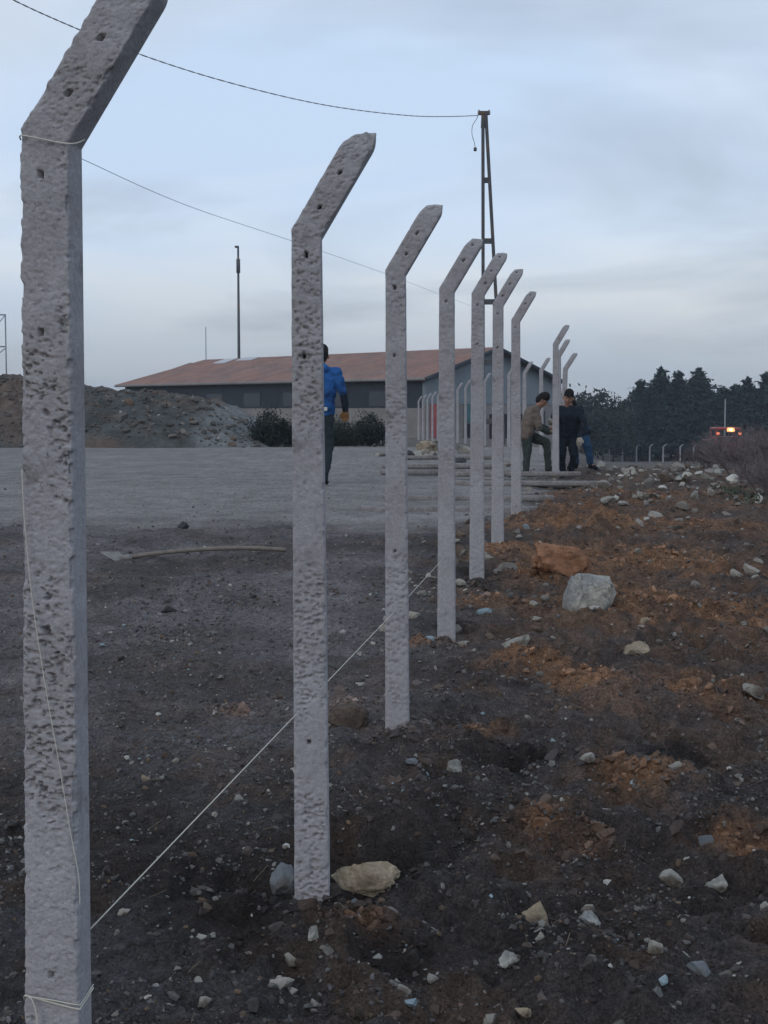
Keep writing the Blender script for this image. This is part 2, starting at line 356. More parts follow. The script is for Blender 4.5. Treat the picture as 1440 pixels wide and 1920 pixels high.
def fan(y0, y1, spread=.36, power=1.7, dens=None):
    def f(r, n):
        u = r.uniform(0, 1, n * 3); y = y0 * (y1 / y0) ** (u ** (1 / power * 1.2)); x = r.uniform(-1, 1, n * 3) * (spread * y + .4)
        k = 1 - yard(x, y) * .93
        if dens is not None: k = k * dens(x, y)
        keep = r.uniform(0, 1, n * 3) < k; P = np.stack([x, y], 1)[keep]; return P[:n]
    return f
def pal(r, n, items):
    w = np.array([i[0] for i in items], float); k = r.choice(len(items), n, p=w / w.sum()); c = np.array([i[1] for i in items])[k]
    return c * r.uniform(.75, 1.3, n)[:, None]
def cl_gravel(r, XY, S):
    c = pal(r, len(XY), [(38, (.060, .057, .058)), (38, (.105, .102, .102)), (11, (.17, .165, .155)), (1.8, (.30, .29, .27)), (.4, (.22, .30, .33)), (10, (.10, .07, .05))])
    return c
def cl_soil(r, XY, S): return gcol(XY[:, 0], XY[:, 1]) * r.choice([.7, .9, 1.1, 1.4, 1.9], len(XY), p=[.2, .25, .25, .2, .1])[:, None] * r.uniform(.85, 1.15, len(XY))[:, None]
clump = lambda x, y: .22 + 1.0 * sstep(.46, .62, fbm(x * 1.5, y * 1.5, 60, 4))
scatter('gravel', 19000, 1, lambda r, n: np.clip(r.lognormal(-5.0, .5, n), .003, .024), cl_gravel, fan(2.9, 10, dens=clump), seed=1)
scatter('gravel', 9000, 1, lambda r, n: np.clip(r.lognormal(-4.75, .5, n), .005, .035), cl_gravel, fan(7, 20, dens=clump), seed=2)
scatter('soil_clods', 3200, 2, lambda r, n: np.clip(r.lognormal(-4.6, .5, n), .005, .032), cl_soil, fan(2.9, 12, dens=lambda x, y: .2 + sstep(.4, .6, fbm(x * 2, y * 2, 61, 3))), (.5, 1), seed=3, sink=.5)
orw = np.array([p for p, *_ in OR_W]); orr = np.array([q[1] for q in OR_W])
def or_s(r, n):
    k = r.choice(len(orw), n, p=(orr / orw[:, 1] ** .5) / (orr / orw[:, 1] ** .5).sum()); return orw[k] + r.normal(0, .55, (n, 2)) * orr[k][:, None]
scatter('soil_clods', 4200, 2, lambda r, n: np.clip(r.lognormal(-4.6, .6, n), .004, .045), cl_soil, or_s, (.6, 1), seed=4, sink=.45)
scatter('rubble', 300, 3, lambda r, n: np.clip(r.lognormal(-3.3, .5, n), .015, .11), lambda r, XY, S: pal(r, len(XY), [(2.2, (.22, .21, .19)), (3, (.13, .12, .105)), (4, (.085, .068, .055)), (.8, (.32, .31, .29)), (.4, (.25, .31, .34))]),
        lambda r, n: (lambda P: P[(yard(P[:, 0], P[:, 1]) < .2)])(np.stack([(lambda y: (r.uniform(.085, .34, n) * y))(np.linspace(12, 30, n)), np.linspace(12, 30, n)], 1)), seed=5)
rs_ = lambda y0, y1: (lambda r, n: (lambda y: np.stack([.181 * y - 1.0 + r.uniform(-.25, 1, n) * (.22 * y + .6), y], 1))(y0 * (y1 / y0) ** r.uniform(0, 1, n)))
scatter('rubble', 200, 3, lambda r, n: np.clip(r.lognormal(-4.0, .5, n), .008, .05), lambda r, XY, S: pal(r, len(XY), [(3, (.22, .21, .19)), (3, (.14, .13, .115)), (2, (.10, .078, .06)), (.6, (.30, .29, .27)), (.4, (.20, .26, .29))]), rs_(3., 8), seed=6, sink=.55)
scatter('rubble', 520, 2, lambda r, n: np.clip(r.lognormal(-3.5, .5, n), .012, .09), lambda r, XY, S: pal(r, len(XY), [(3, (.23, .215, .19)), (3, (.15, .135, .12)), (3, (.10, .075, .058)), (.6, (.32, .31, .28)), (.3, (.20, .26, .29))]), rs_(8., 26), seed=7, sink=.3)
scatter('soil_clods', 4200, 2, lambda r, n: np.clip(r.lognormal(-4.75, .55, n), .005, .034), cl_soil, rs_(3., 14), (.55, 1), seed=8, sink=.5)
bs_ = np.array([gpx(a, b) for a, b in ((590, 1712), (745, 1378), (837, 1207), (893, 1094), (932, 1034), (968, 983), (1042, 897))])
scatter('soil_clods', 620, 2, lambda r, n: np.clip(r.lognormal(-4.3, .45, n), .006, .035), cl_soil, lambda r, n: bs_[r.integers(0, len(bs_), n)] + r.normal(0, .085, (n, 2)), (.55, 1), seed=12, sink=.35)
scatter('rubble', 260, 2, lambda r, n: np.clip(r.lognormal(-2.9, .45, n), .025, .15), lambda r, XY, S: pal(r, len(XY), [(3, (.26, .25, .225)), (2, (.17, .155, .14)), (2, (.11, .085, .068)), (1, (.36, .35, .32))]), lambda r, n: (lambda y: np.stack([y * r.uniform(.15, .31, n), y], 1))(r.uniform(15, 27, n)), seed=13, sink=.25)
# straw and dry stalks lying about
def straw(n, seed):
    r = np.random.default_rng(seed); P = fan(2.9, 13, dens=lambda x, y: .1 + sstep(.45, .62, fbm(x * 1.7, y * 1.7, 70, 3)))(r, n); n = len(P)
    a = r.uniform(0, 6.28, n); Lh = r.uniform(.008, .035, n); z = H(P[:, 0], P[:, 1]) + .004; up = r.uniform(-.02, .05, n)
    d = np.stack([np.cos(a), np.sin(a)], 1); w = np.stack([-d[:, 1], d[:, 0]], 1) * (.0012)
    A = np.concatenate([P - d * Lh[:, None], z[:, None]], 1); B = np.concatenate([P + d * Lh[:, None], (z + up)[:, None]], 1)
    W3 = np.concatenate([w, np.zeros((n, 1))], 1); U = np.array([[0, 0, .0018]])
    V = np.stack([A - W3, A + W3, A + U, B - W3, B + W3, B + U], 1).reshape(-1, 3)
    q = np.array([[0, 1, 4, 3], [1, 2, 5, 4], [2, 0, 3, 5]]); Fq = (q[None] + (np.arange(n) * 6)[:, None, None]).reshape(-1, 4)
    c = np.repeat(pal(r, n, [(3, (.13, .11, .08)), (3, (.085, .068, .05))]), 6, 0)
    o = link('dry_straw', mesh_np('dry_straw', V, Fq, False, c), M['pebble']); o['kind'] = 'stuff'
straw(420, 77)

# ------------------------------------------------------------------ concrete fence posts
HB, ARM, LEAN, BURY = 2.05, .335, R(31), .28
W0, W1, DEP = .108, .089, .072
HOLES = [.085, .20, .30, -.068, -.355, -.64, -.93, -1.22, -1.52, -1.82]      # distance past (+) or below (-) the bend
def post_mesh(name, res, seed, rough=1.0, holes=HOLES):
    nf = max(3, int(W1 / res)); ns = max(2, int(DEP / max(res, .006))); nb = max(2, nf // 4)
    L = BURY + HB + ARM; nr = int(L / res) + 1
    s = np.linspace(-BURY - HB, ARM, nr)                     # 0 is the bend
    t = np.clip((s + HB) / HB, -.15, 1.0); w = W0 + (W1 - W0) * np.clip(t, 0, 1)
    hd = math.tan(LEAN / 2)
    u = np.array([math.sin(LEAN), math.cos(LEAN)])
    def edge(side):
        x = side * w / 2; zb = HB - side * W1 / 2 * hd
        P = np.zeros((nr, 2)); low = s <= 0
        fr = (s + HB + BURY) / (HB + BURY)
        P[low, 0] = x[low]; P[low, 1] = -BURY + (zb + BURY) * fr[low]
        fa = s[~low] / ARM; la = ARM + side * W1 / 2 * hd
        P[~low, 0] = side * W1 / 2 + u[0] * la * fa; P[~low, 1] = zb + u[1] * la * fa
        return P
    Lp, Rp = edge(-1), edge(1)
    per = []                                                  # (a across 0..1, depth -1..1, face)
    for k in range(nf): per.append((k / nf, -1., 0))
    for k in range(ns): per.append((1., -1 + 2 * k / ns, 1))
    for k in range(nb): per.append((1 - k / nb, 1., 2))
    for k in range(ns): per.append((0., 1 - 2 * k / ns, 3))
    per = np.array(per); a, dp, fc = per.T; npz = len(per)
    A = a[None].repeat(nr, 0); D = dp[None].repeat(nr, 0); FC = fc[None].repeat(nr, 0); S = s[:, None].repeat(npz, 1)
    # broken, rounded tip
    tip = sstep(ARM - .055, ARM + .012, S); A = .5 + (A - .5) * (1 - .36 * tip ** 1.5); D = D * (1 - .25 * tip)
    X = Lp[:, 0][:, None] * (1 - A) + Rp[:, 0][:, None] * A; Z = Lp[:, 1][:, None] * (1 - A) + Rp[:, 1][:, None] * A
    Y = D * DEP / 2
    aw = (A - .5) * w[:, None]; dd = Y
    f0 = np.where((FC == 0), 1., 0.); edge_soft = np.minimum(1, np.minimum(A, 1 - A) * W1 / .010)
    big = fbm(aw * 9 + seed, S * 4.5, seed, 3); mask = sstep(.42, .62, big) * (1 - .65 * sstep(-.15, .05, S))
    # the open casting face: crumbly lumps with deep pits between, in patches; the moulded sides stay smooth
    n1 = fbm(aw * 115 + seed, S * 130, seed + 3, 3); n2 = fbm(aw * 260, S * 260 + seed, seed + 5, 2); wl = worley(aw * 85 + seed, S * 110, seed + 9)
    lum = np.clip(wl - .55, 0, .4) * .005 + sstep(.66, .70, n1) * .0085
    pit = -(lum * (.2 + .95 * mask) + (n2 - .5) * .0022 + sstep(.68, .73, fbm(aw * 62 + 5, S * 84 + seed, seed + 11, 2)) * .007 * mask) * rough
    pit += (fbm(aw * 22, S * 16, seed + 15, 2) - .5) * .002 * rough
    for hs in holes:
        off = (hash2(np.array([hs * 97.]), np.array([float(seed)]), 3)[0] - .5)
        c = (np.abs(aw - off * .012 + .004) < .0050) & (np.abs(S - hs - off * .02) < .0066)
        pit = np.where(c, -.04, pit)
    Y = Y + f0 * (-pit) * (.35 + .65 * edge_soft)
    side = (fbm(dd * 30 + seed, S * 12, seed + 21, 3) - .5) * .0035
    X = X + np.where(FC == 1, side, np.where(FC == 3, -side, 0))
    chip = (sstep(.56, .70, fbm(S * 34 + seed, A * 3, seed + 25, 3))) * .006 * rough + (fbm(S * 60, A * 2 + seed, seed + 27, 2) - .5) * .004 * rough
    ce = np.where((FC == 0), np.exp(-np.minimum(A, 1 - A) * W1 / .005), 0) + np.where((FC == 1) | (FC == 3), np.exp(-(D + 1) * DEP / 2 / .005), 0)
    X = X + np.where(A > .5, -1, 1) * np.clip(ce, 0, 1) * (.0022 + chip)
    Y = Y + np.clip(ce, 0, 1) * (.0022 + chip) * .8
    Zt = tip * (fbm(A * 3.3 + seed, D * 2, seed + 33, 3) - .5) * .03; Z = Z + Zt
    V = np.stack([X, Y, Z], -1).reshape(-1, 3)
    i = np.arange(nr * npz).reshape(nr, npz); j = np.roll(i, -1, 1)
    Fq = np.stack([i[:-1], j[:-1], j[1:], i[1:]], -1).reshape(-1, 4)
    # end cap
    top = i[-1]; cen = len(V); V = np.concatenate([V, V[top].mean(0)[None] + [[.003, 0, .008]]])
    caps = np.stack([top, np.roll(top, -1), np.full(npz, cen), np.full(npz, cen)], -1)
    me = bpy.data.meshes.new(name); fl = Fq.tolist() + [[a_, b_, c_] for a_, b_, c_, _ in caps.tolist()]
    me.from_pydata(V.tolist(), [], fl); me.update()
    for p in me.polygons: p.use_smooth = True
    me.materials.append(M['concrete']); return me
ROW_YAW = -math.atan((1105 - 720) / FPX)
ROWG = 'precast fence posts of the near row'
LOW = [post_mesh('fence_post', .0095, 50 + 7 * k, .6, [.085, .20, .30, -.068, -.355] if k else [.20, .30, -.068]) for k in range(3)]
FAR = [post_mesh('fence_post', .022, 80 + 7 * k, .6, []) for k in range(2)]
def post(me, base, bend, Y, label, group, yaw=0., dz=0.):
    b = at(*base, Y); t = at(*bend, Y)
    ax = (t - b); sc = ax.length / HB; zax = ax.normalized()
    xax = Vector((math.cos(ROW_YAW + yaw), math.sin(ROW_YAW + yaw), 0)); xax = (xax - zax * xax.dot(zax)).normalized(); yax = zax.cross(xax)
    o = link('fence_post', me)
    Mx = Matrix((xax, yax, zax)).transposed().to_4x4(); o.matrix_world = Matrix.Translation(b) @ Mx @ Matrix.Scale(sc, 4)
    tag(o, label, 'fence post', group); return o
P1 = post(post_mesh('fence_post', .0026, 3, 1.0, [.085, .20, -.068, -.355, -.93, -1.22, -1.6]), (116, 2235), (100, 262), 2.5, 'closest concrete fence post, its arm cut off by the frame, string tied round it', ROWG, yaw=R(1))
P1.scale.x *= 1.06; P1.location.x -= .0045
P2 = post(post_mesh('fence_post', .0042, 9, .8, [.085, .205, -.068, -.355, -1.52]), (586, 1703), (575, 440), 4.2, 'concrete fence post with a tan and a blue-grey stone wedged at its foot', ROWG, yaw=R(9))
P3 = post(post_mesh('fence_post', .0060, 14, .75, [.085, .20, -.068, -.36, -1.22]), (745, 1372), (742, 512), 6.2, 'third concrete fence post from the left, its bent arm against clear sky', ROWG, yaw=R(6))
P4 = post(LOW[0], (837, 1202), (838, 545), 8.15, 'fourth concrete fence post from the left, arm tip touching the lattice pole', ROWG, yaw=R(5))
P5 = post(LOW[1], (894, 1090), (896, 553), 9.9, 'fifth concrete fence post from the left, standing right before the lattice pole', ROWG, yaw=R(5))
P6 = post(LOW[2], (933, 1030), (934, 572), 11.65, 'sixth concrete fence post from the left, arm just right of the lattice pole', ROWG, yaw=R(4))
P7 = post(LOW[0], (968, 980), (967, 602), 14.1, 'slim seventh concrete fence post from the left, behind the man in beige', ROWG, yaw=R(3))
WKG = 'concrete fence posts where the men are working'
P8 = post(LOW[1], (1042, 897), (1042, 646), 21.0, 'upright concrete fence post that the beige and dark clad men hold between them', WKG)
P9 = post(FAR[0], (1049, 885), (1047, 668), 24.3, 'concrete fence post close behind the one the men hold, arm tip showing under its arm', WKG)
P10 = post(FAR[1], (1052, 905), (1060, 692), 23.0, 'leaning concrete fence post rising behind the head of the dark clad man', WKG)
CG = 'concrete fence posts of the line turning away behind the row'
Ys = [30.6, 33.0] + [35.6 + 2.5 * k for k in range(13)]
for k, Y in enumerate(Ys):
    X = 3.47 - .0525 * (Y - 30.6); px = 720 + FPX * X / Y; zg = float(zbase([X], [Y])[0]); zg = min(zg, 1.5 - (865 - 770) / FPX * 30.6) if k < 2 else zg
    yb = HOR + FPX * (CAMZ - zg) / Y; yt = HOR + FPX * (CAMZ - zg - (2.0 if k < 2 else 1.85)) / Y
    lb = {0: 'thin concrete fence post seen under the arms of the man in beige', 1: 'thin concrete fence post with its arm above the back of the man in beige'}.get(k)
    if k >= 10: lb = {14: 'farthest post of the receding fence line, beside the third near post', 13: 'second farthest post of the receding line near the red door', 12: 'third farthest post of the receding line left of the red door', 11: 'receding fence post just left of the red door', 10: 'receding fence post overlapping the red door'}[k]
    if lb is None: lb = 'receding fence post ' + {2: 'peeking out between the sixth and seventh near posts', 3: 'hidden behind the sixth near post', 4: 'seen in the gap between fifth and sixth near posts', 5: 'hidden behind the fifth near post', 6: 'showing just left of the fifth near post', 7: 'showing just right of the fourth near post', 8: 'hidden behind the fourth near post', 9: 'along the left edge of the fourth near post'}[k]
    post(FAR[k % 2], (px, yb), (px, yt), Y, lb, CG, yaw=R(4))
FG = 'small concrete posts of the fence before the trees'
fpx = [1117, 1142, 1167, 1193, 1218, 1243, 1275, 1300]
fl = ['leftmost small fence post before the trees, pale blue sheet on it', 'second small fence post from the left before the trees', 'third small fence post from the left before the trees', 'fourth small fence post from the left before the trees',
      'fourth small fence post from the right before the trees', 'third small fence post from the right before the trees', 'second small fence post from the right before the trees', 'rightmost small fence post before the trees, half hidden by dry shrubs']
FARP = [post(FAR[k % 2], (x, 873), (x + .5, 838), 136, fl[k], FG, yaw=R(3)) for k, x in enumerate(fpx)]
for o in FARP: o.scale.x *= 1.7; o.scale.y *= 1.7
# pale blue plastic sheet caught on the far fence
bm = bmesh.new(); p = at(1121, 815, 135.7); gr = {}
for i in range(7):
    for j in range(9):
        gr[i, j] = bm.verts.new((p.x + (i - 3) * .11 + .05 * math.sin(j), p.y + .08 * math.sin(i * 2.1 + j), p.z + (4 - j) * .11 + .04 * math.sin(i * 1.7)))
for i in range(6):
    for j in range(8): bm.faces.new((gr[i, j], gr[i + 1, j], gr[i + 1, j + 1], gr[i, j + 1]))
M['bluesheet'] = mat('blue_plastic', (.28, .45, .55), .5, .4)
o = bm_obj('plastic_sheet', bm, M['bluesheet'], smooth=True); tag(o, 'crumpled pale blue plastic sheet caught on a far fence post', 'sheet')
sm = o.modifiers.new('thickness', 'SOLIDIFY'); sm.thickness = .02

# posts still lying on the yard, waiting to be set
LG = 'fence posts lying on the yard'
DUSTY = FAR[0].copy(); DUSTY.materials.clear(); M['dusty'] = mat('dusty_concrete', (.20, .19, .19), .95, .1, noise=[(4, .2), (20, .2)], tint=((.13, .12, .115), 3, .5, .65)); DUSTY.materials.append(M['dusty'])
def lying(px, py, Y, rz, label, flip=1, dz=.0):
    b = at(px, py, Y); o = link('fence_post', DUSTY); z = float(H([b.x], [b.y])[0]) + DEP / 2 + .012 + dz
    # local z (length) runs along the ground, local -y (open face) looks up
    lx = Vector((math.cos(rz), math.sin(rz), 0)); up = Vector((0, 0, 1)); side = up.cross(lx) * 1
    zax = -lx * flip; yax = -up; xax = yax.cross(zax)
    o.matrix_world = Matrix.Translation(Vector((b.x, b.y, z))) @ Matrix((xax, yax, zax)).transposed().to_4x4() @ Matrix.Diagonal((1.5, 1, .78, 1))
    tag(o, label, 'fence post', LG)
lying(1003, 937, 16.6, R(1), 'concrete post lying crosswise on the yard, nearest of those lying down')
lying(1100, 915, 19.0, R(-2), 'lying concrete post whose square end shows right of the dark clad man')
lying(1060, 900, 20.6, R(2), 'lying concrete post at the feet of the man in beige')
lying(930, 893, 21.8, R(1), 'lying concrete post in the middle of the yard, third farthest')
lying(915, 882, 23.8, R(-1), 'lying concrete post in the middle of the yard, second farthest')
lying(900, 868, 27.5, R(2), 'farthest concrete post lying on the yard near the white rubble')
lying(985, 962, 15.3, R(3), 'broken looking concrete post lying at the near rim of the yard', dz=-.04)

# ------------------------------------------------------------------ strings on the posts
def curve_obj(name, pts, rad, m, label, cat, n=5, group=None):
    bm = bmesh.new(); tube(bm, pts, rad, n); o = bm_obj(name, bm, m, smooth=True); tag(o, label, cat, group); return o
def dense(pts, k=8):
    out = []; pts = [Vector(p) for p in pts]
    for i in range(len(pts) - 1):
        p0, p1, p2, p3 = pts[max(i - 1, 0)], pts[i], pts[i + 1], pts[min(i + 2, len(pts) - 1)]
        for j in range(k):
            t = j / k; out.append(.5 * ((2 * p1) + (p2 - p0) * t + (2 * p0 - 5 * p1 + 4 * p2 - p3) * t * t + (-p0 + 3 * p1 - 3 * p2 + p3) * t ** 3))
    return out + [pts[-1]]
yb = .05
curve_obj('string_line', [at(120, 1795, 2.5 + yb), at(176, 1735, 2.56), at(572, 1322, 4.2 + yb), at(744, 1142, 6.2 + yb), at(838, 1040, 8.15 + yb)], .0016, M['string'], 'taut string stretched low behind the posts, rising from the nearest post to the fourth', 'string')
curve_obj('string_line', [at(90, 268, 2.55)] + dense([at(156, 299, 2.56), at(350, 385, 3.3), at(560, 456, 4.26), at(742, 520, 6.26), at(838, 557, 8.2), at(896, 578, 9.95)], 5), .0007, M['strgrey'], 'thin line stretched high behind the posts at the height of their bends', 'string')
fr = 2.5 - DEP / 2 - .004
curve_obj('string_tie', dense([at(39, 262, 2.5), at(39, 254, fr - .004), at(70, 259, fr - .003), at(115, 268, fr - .003), at(141, 269, fr - .002), at(158, 262, 2.5)], 4), .0014, M['string'], 'pale string tied round the bend of the nearest post', 'string')
curve_obj('string_tail', dense([at(41, 880, fr - .002), at(46, 980, fr - .004), at(60, 1120, fr - .004), at(84, 1280, fr - .004), at(112, 1440, fr - .004), at(132, 1560, fr - .004), at(147, 1640, fr - .003), at(150, 1700, fr - .003)], 5), .0009, M['string'], 'loose thread hanging down the face of the nearest post', 'string')
curve_obj('string_tie', dense([at(46, 1875, 2.5), at(47, 1867, fr - .004), at(62, 1870, fr - .004), at(105, 1882, fr - .004), at(147, 1892, fr - .003), at(152, 1888, fr + .01), at(175, 1852, 2.52)], 4), .0017, M['string'], 'pale string tied round the foot of the nearest post with a loose end', 'string')
curve_obj('string_tie', dense([at(50, 1868, fr - .005), at(58, 1872, fr - .007), at(66, 1890, fr - .007), at(70, 1920, fr - .006), at(66, 1960, fr - .004)], 4), .0015, M['string'], 'short loose end of string below the knot on the nearest post', 'string')
curve_obj('string_tie', dense([at(49, 1868, fr - .005), at(90, 1874, fr - .005), at(145, 1884, fr - .004), at(153, 1880, fr + .012), at(175, 1846, 2.52)], 4), .0013, M['string'], 'upper turn of string round the foot of the nearest post', 'string')

# ------------------------------------------------------------------ named stones on the dug ground
st = stone
st('stone', 685, 1690, 132, 74, M['stone_tan'], 'long tan limestone wedged right of the foot of the second nearest post', sub=4, seed=44, tilt=R(17), sink=.16, depth=.5, cuts=9, rough=.3, boxy=.7)
st('stone', 529, 1690, 52, 80, M['stone_blue'], 'blue-grey stone wedged left of the foot of the second nearest post', seed=42, tilt=R(-8), sink=-.22)
st('boulder', 1104, 1139, 96, 92, M['stone_grey'], 'big grey-white boulder on the dug ground right of the fence row', 'boulder', sub=4, seed=91, sink=.10, depth=.8, tilt=R(10), cuts=5, rough=.16, boxy=.5)
st('stone', 652, 1366, 84, 62, M['stone_brown'], 'brown earthy rock left of the foot of the third post', seed=43, sink=.3, cuts=8, rough=.2, boxy=.8)
st('boulder', 1055, 1086, 118, 70, M['stone_orange'], 'orange clay boulder just behind the big grey-white boulder', 'boulder', sub=4, seed=57, sink=.16, depth=.8, cuts=6, rough=.22, boxy=.6, tilt=R(5))
st('stone', 967, 1206, 56, 42, M['stone_white'], 'flat topped whitish stone right of the fourth fence post', seed=53, sink=.2)
st('stone', 1192, 1236, 56, 36, M['stone_tan'], 'tapered tan stone lying alone below the grey boulder', seed=54, sink=.2, tilt=R(-15))
st('stone', 1211, 1184, 22, 30, M['stone_tan'], 'small upright pinkish stone right of and below the grey boulder', seed=55)
st('stone', 956, 1238, 16, 26, M['stone_white'], 'small cream stone on the reddish soil below the flat topped white stone', seed=56)
st('stone', 1410, 1306, 58, 28, M['stone_white'], 'pale slab of stone near the right edge, mid ground', seed=57, tilt=R(12))
st('stone', 1252, 1634, 60, 32, M['stone_white'], 'long whitish stone lying left of a grey-green stone in the right foreground', seed=58, tilt=R(10))
st('stone', 1346, 1640, 52, 44, M['stone_grey'], 'angular grey-green stone under the orange soil at right', seed=59)
st('stone', 1325, 1572, 38, 36, M['stone_blue'], 'tilted blue-grey slab beside the orange soil at right', seed=60, tilt=R(38), depth=.4)
st('stone', 1005, 1722, 64, 50, M['stone_tan'], 'wedge shaped cream stone in the foreground below the orange clods', seed=61, tilt=R(30), depth=.6)
st('stone', 1102, 1742, 50, 48, M['stone_grey'], 'pointed olive-grey stone in the right foreground', seed=62, sink=.3)
st('stone', 1104, 1692, 30, 32, M['stone_white'], 'small pale stone just above the pointed olive-grey stone', seed=63)
st('stone', 1268, 1450, 40, 28, M['stone_white'], 'flat cream shard leaning on dark soil at right', seed=64, tilt=R(24), depth=.4)
st('stone', 1102, 1452, 34, 18, M['stone_white'], 'small white angular chip above the orange clods', seed=65)
st('stone', 1205, 1424, 36, 14, M['bluesheet'], 'thin pale blue scrap on dark soil at right', 'scrap', seed=66, sink=.3)
st('stone', 852, 1468, 42, 34, M['stone_grey'], 'narrow grey stone between second post and orange clods', seed=67, tilt=R(34), depth=.5)
st('stone', 546, 1812, 34, 30, M['stone_white'], 'bright white chip in the foreground below the second post', seed=68, tilt=R(-18))
st('stone', 750, 1886, 46, 34, M['stone_white'], 'white stone at the bottom of the picture right of the second post', seed=69)
st('stone', 385, 1880, 44, 22, M['stone_white'], 'low white stone at the bottom between the two nearest posts', seed=70)
st('stone', 785, 1722, 52, 20, M['stone_grey'], 'flat pale shard below the tan wedged stone', seed=71, tilt=R(10), depth=.5)
st('stone', 668, 1710, 42, 24, M['stone_blue'], 'flat grey shard right at the foot of the second post', seed=72, tilt=R(8))
st('stone', 590, 1804, 26, 34, M['stone_grey'], 'thin upright grey chip right of the bright white chip', seed=73, depth=.5)
st('stone', 1228, 1822, 30, 30, M['stone_white'], 'pale pinkish stone in the bottom right, above the grey slab', seed=74)
st('stone', 1310, 1860, 56, 36, M['stone_blue'], 'tilted grey slab in the bottom right foreground', seed=75, tilt=R(28), depth=.5)
st('stone', 920, 1914, 42, 30, M['stone_white'], 'bluish white stone at the bottom edge, right of centre', seed=76)
st('stone', 985, 1916, 42, 24, M['stone_tan'], 'cream stone at the bottom edge, beside a bluish white one', seed=78)
st('stone', 960, 1842, 52, 34, M['stone_grey'], 'rounded pale grey stone near the bottom, above the bluish white stone', seed=79)
st('stone', 1012, 1798, 24, 26, M['stone_white'], 'small pale stone below the wedge shaped cream stone', seed=80)
st('stone', 1437, 1712, 24, 28, M['stone_white'], 'pale stone cut by the right edge in the foreground', seed=81)
st('stone', 775, 1440, 30, 14, M['stone_blue'], 'small bluish chip right of the third post foot', seed=82)
st('stone', 272, 1472, 22, 16, M['stone_tan'], 'small tan chip on dark soil right of the nearest post', seed=83)
st('stone', 328, 1430, 16, 14, M['stone_white'], 'tiny white chip high on the dark soil left of the string', seed=84)
st('stone', 232, 1720, 26, 20, M['stone_white'], 'pale stone under the string beside the nearest post', seed=85)
st('dark_lump', 313, 1147, 40, 18, M['stone_dark'], 'dark oblong lump lying on the soil left of the second post', 'lump', seed=86, sink=.1)
st('dark_block', 343, 993, 22, 18, M['stone_dark'], 'dark square lump on the rim of the yard above the tool', 'lump', seed=87, sink=.05)
st('dark_block', 322, 1005, 60, 14, M['stone_dark'], 'flat dark clod beside the square lump on the rim of the yard', 'lump', seed=88, sink=.2)
for k, (px, py, w, h, lb) in enumerate([
        (1347, 886, 28, 10, 'flat pale rock under the dry shrubs, farthest of the rock group at right'), (1340, 917, 26, 20, 'rounded pale rock at right, left one of a pair before the shrubs'),
        (1362, 914, 24, 14, 'pale rock at right, right one of a pair before the shrubs'), (1303, 904, 15, 12, 'small pointed pale rock left of the rock pair'),
        (1385, 916, 18, 10, 'small pale rock right of the rock pair'), (1421, 930, 24, 14, 'whitish rock near the right edge below the shrubs'),
        (1432, 918, 24, 10, 'flat tan rock at the right edge below the shrubs'), (1139, 950, 30, 16, 'whitish slab on the brown mound right of the workers'),
        (1215, 945, 44, 16, 'broad flat tan rock in the middle of the rubble at right'), (1258, 944, 22, 12, 'small white rock right of the broad flat tan rock'),
        (1170, 952, 22, 14, 'thin pale shard right of the whitish slab'), (1418, 1086, 20, 16, 'pinkish rock near the right edge below the rubble'),
        (1356, 984, 28, 9, 'thin pale shard on the soil at right below the rubble')]):
    st('rock', px, py, w, h, M['stone_white'] if k % 3 else M['stone_grey'], lb, 'rock', seed=120 + k, sub=2, group='rocks on the rubble ground at right')

# the hoe left lying
bl = empty('hoe', (*gpx(235, 1048), 0)); bl.location.z = float(H([bl.location.x], [bl.location.y])[0]); by = bl.location.y
tag(bl, 'old hoe with wooden handle lying on the soil at the rim of the yard', 'hoe')
inv = lambda v: v - bl.location
bm = bmesh.new(); hp = []
for px, py in ((236, 1046), (290, 1038), (350, 1032), (420, 1028), (480, 1028), (536, 1031)):
    q = at(px, py, by + .0004 * (px - 236)); zg = float(H([q.x], [q.y])[0]); hp.append(inv(Vector((q.x, q.y, max(q.z, zg + .02)))))
tube(bm, dense(hp, 4), .0175, 8); bm_obj('handle', bm, M['wood'], bl, True)
bm = bmesh.new(); ps = [at(188, 1034, by - .05), at(222, 1034, by + .06), at(244, 1050, by + .05), at(215, 1050, by - .08)]
top = [bm.verts.new(inv(p)) for p in ps]; bot = [bm.verts.new(inv(p) - Vector((0, .004, .008))) for p in ps]
bm.faces.new(top); bm.faces.new(bot[::-1])
for k in range(4): bm.faces.new((top[k], bot[k], bot[(k + 1) % 4], top[(k + 1) % 4]))
bm_obj('blade', bm, M['bladesteel'], bl)
bm = bmesh.new(); tube(bm, [inv(at(228, 1046, by)), inv(at(248, 1045, by))], .025, 8); bm_obj('socket', bm, M['bladesteel'], bl, True)

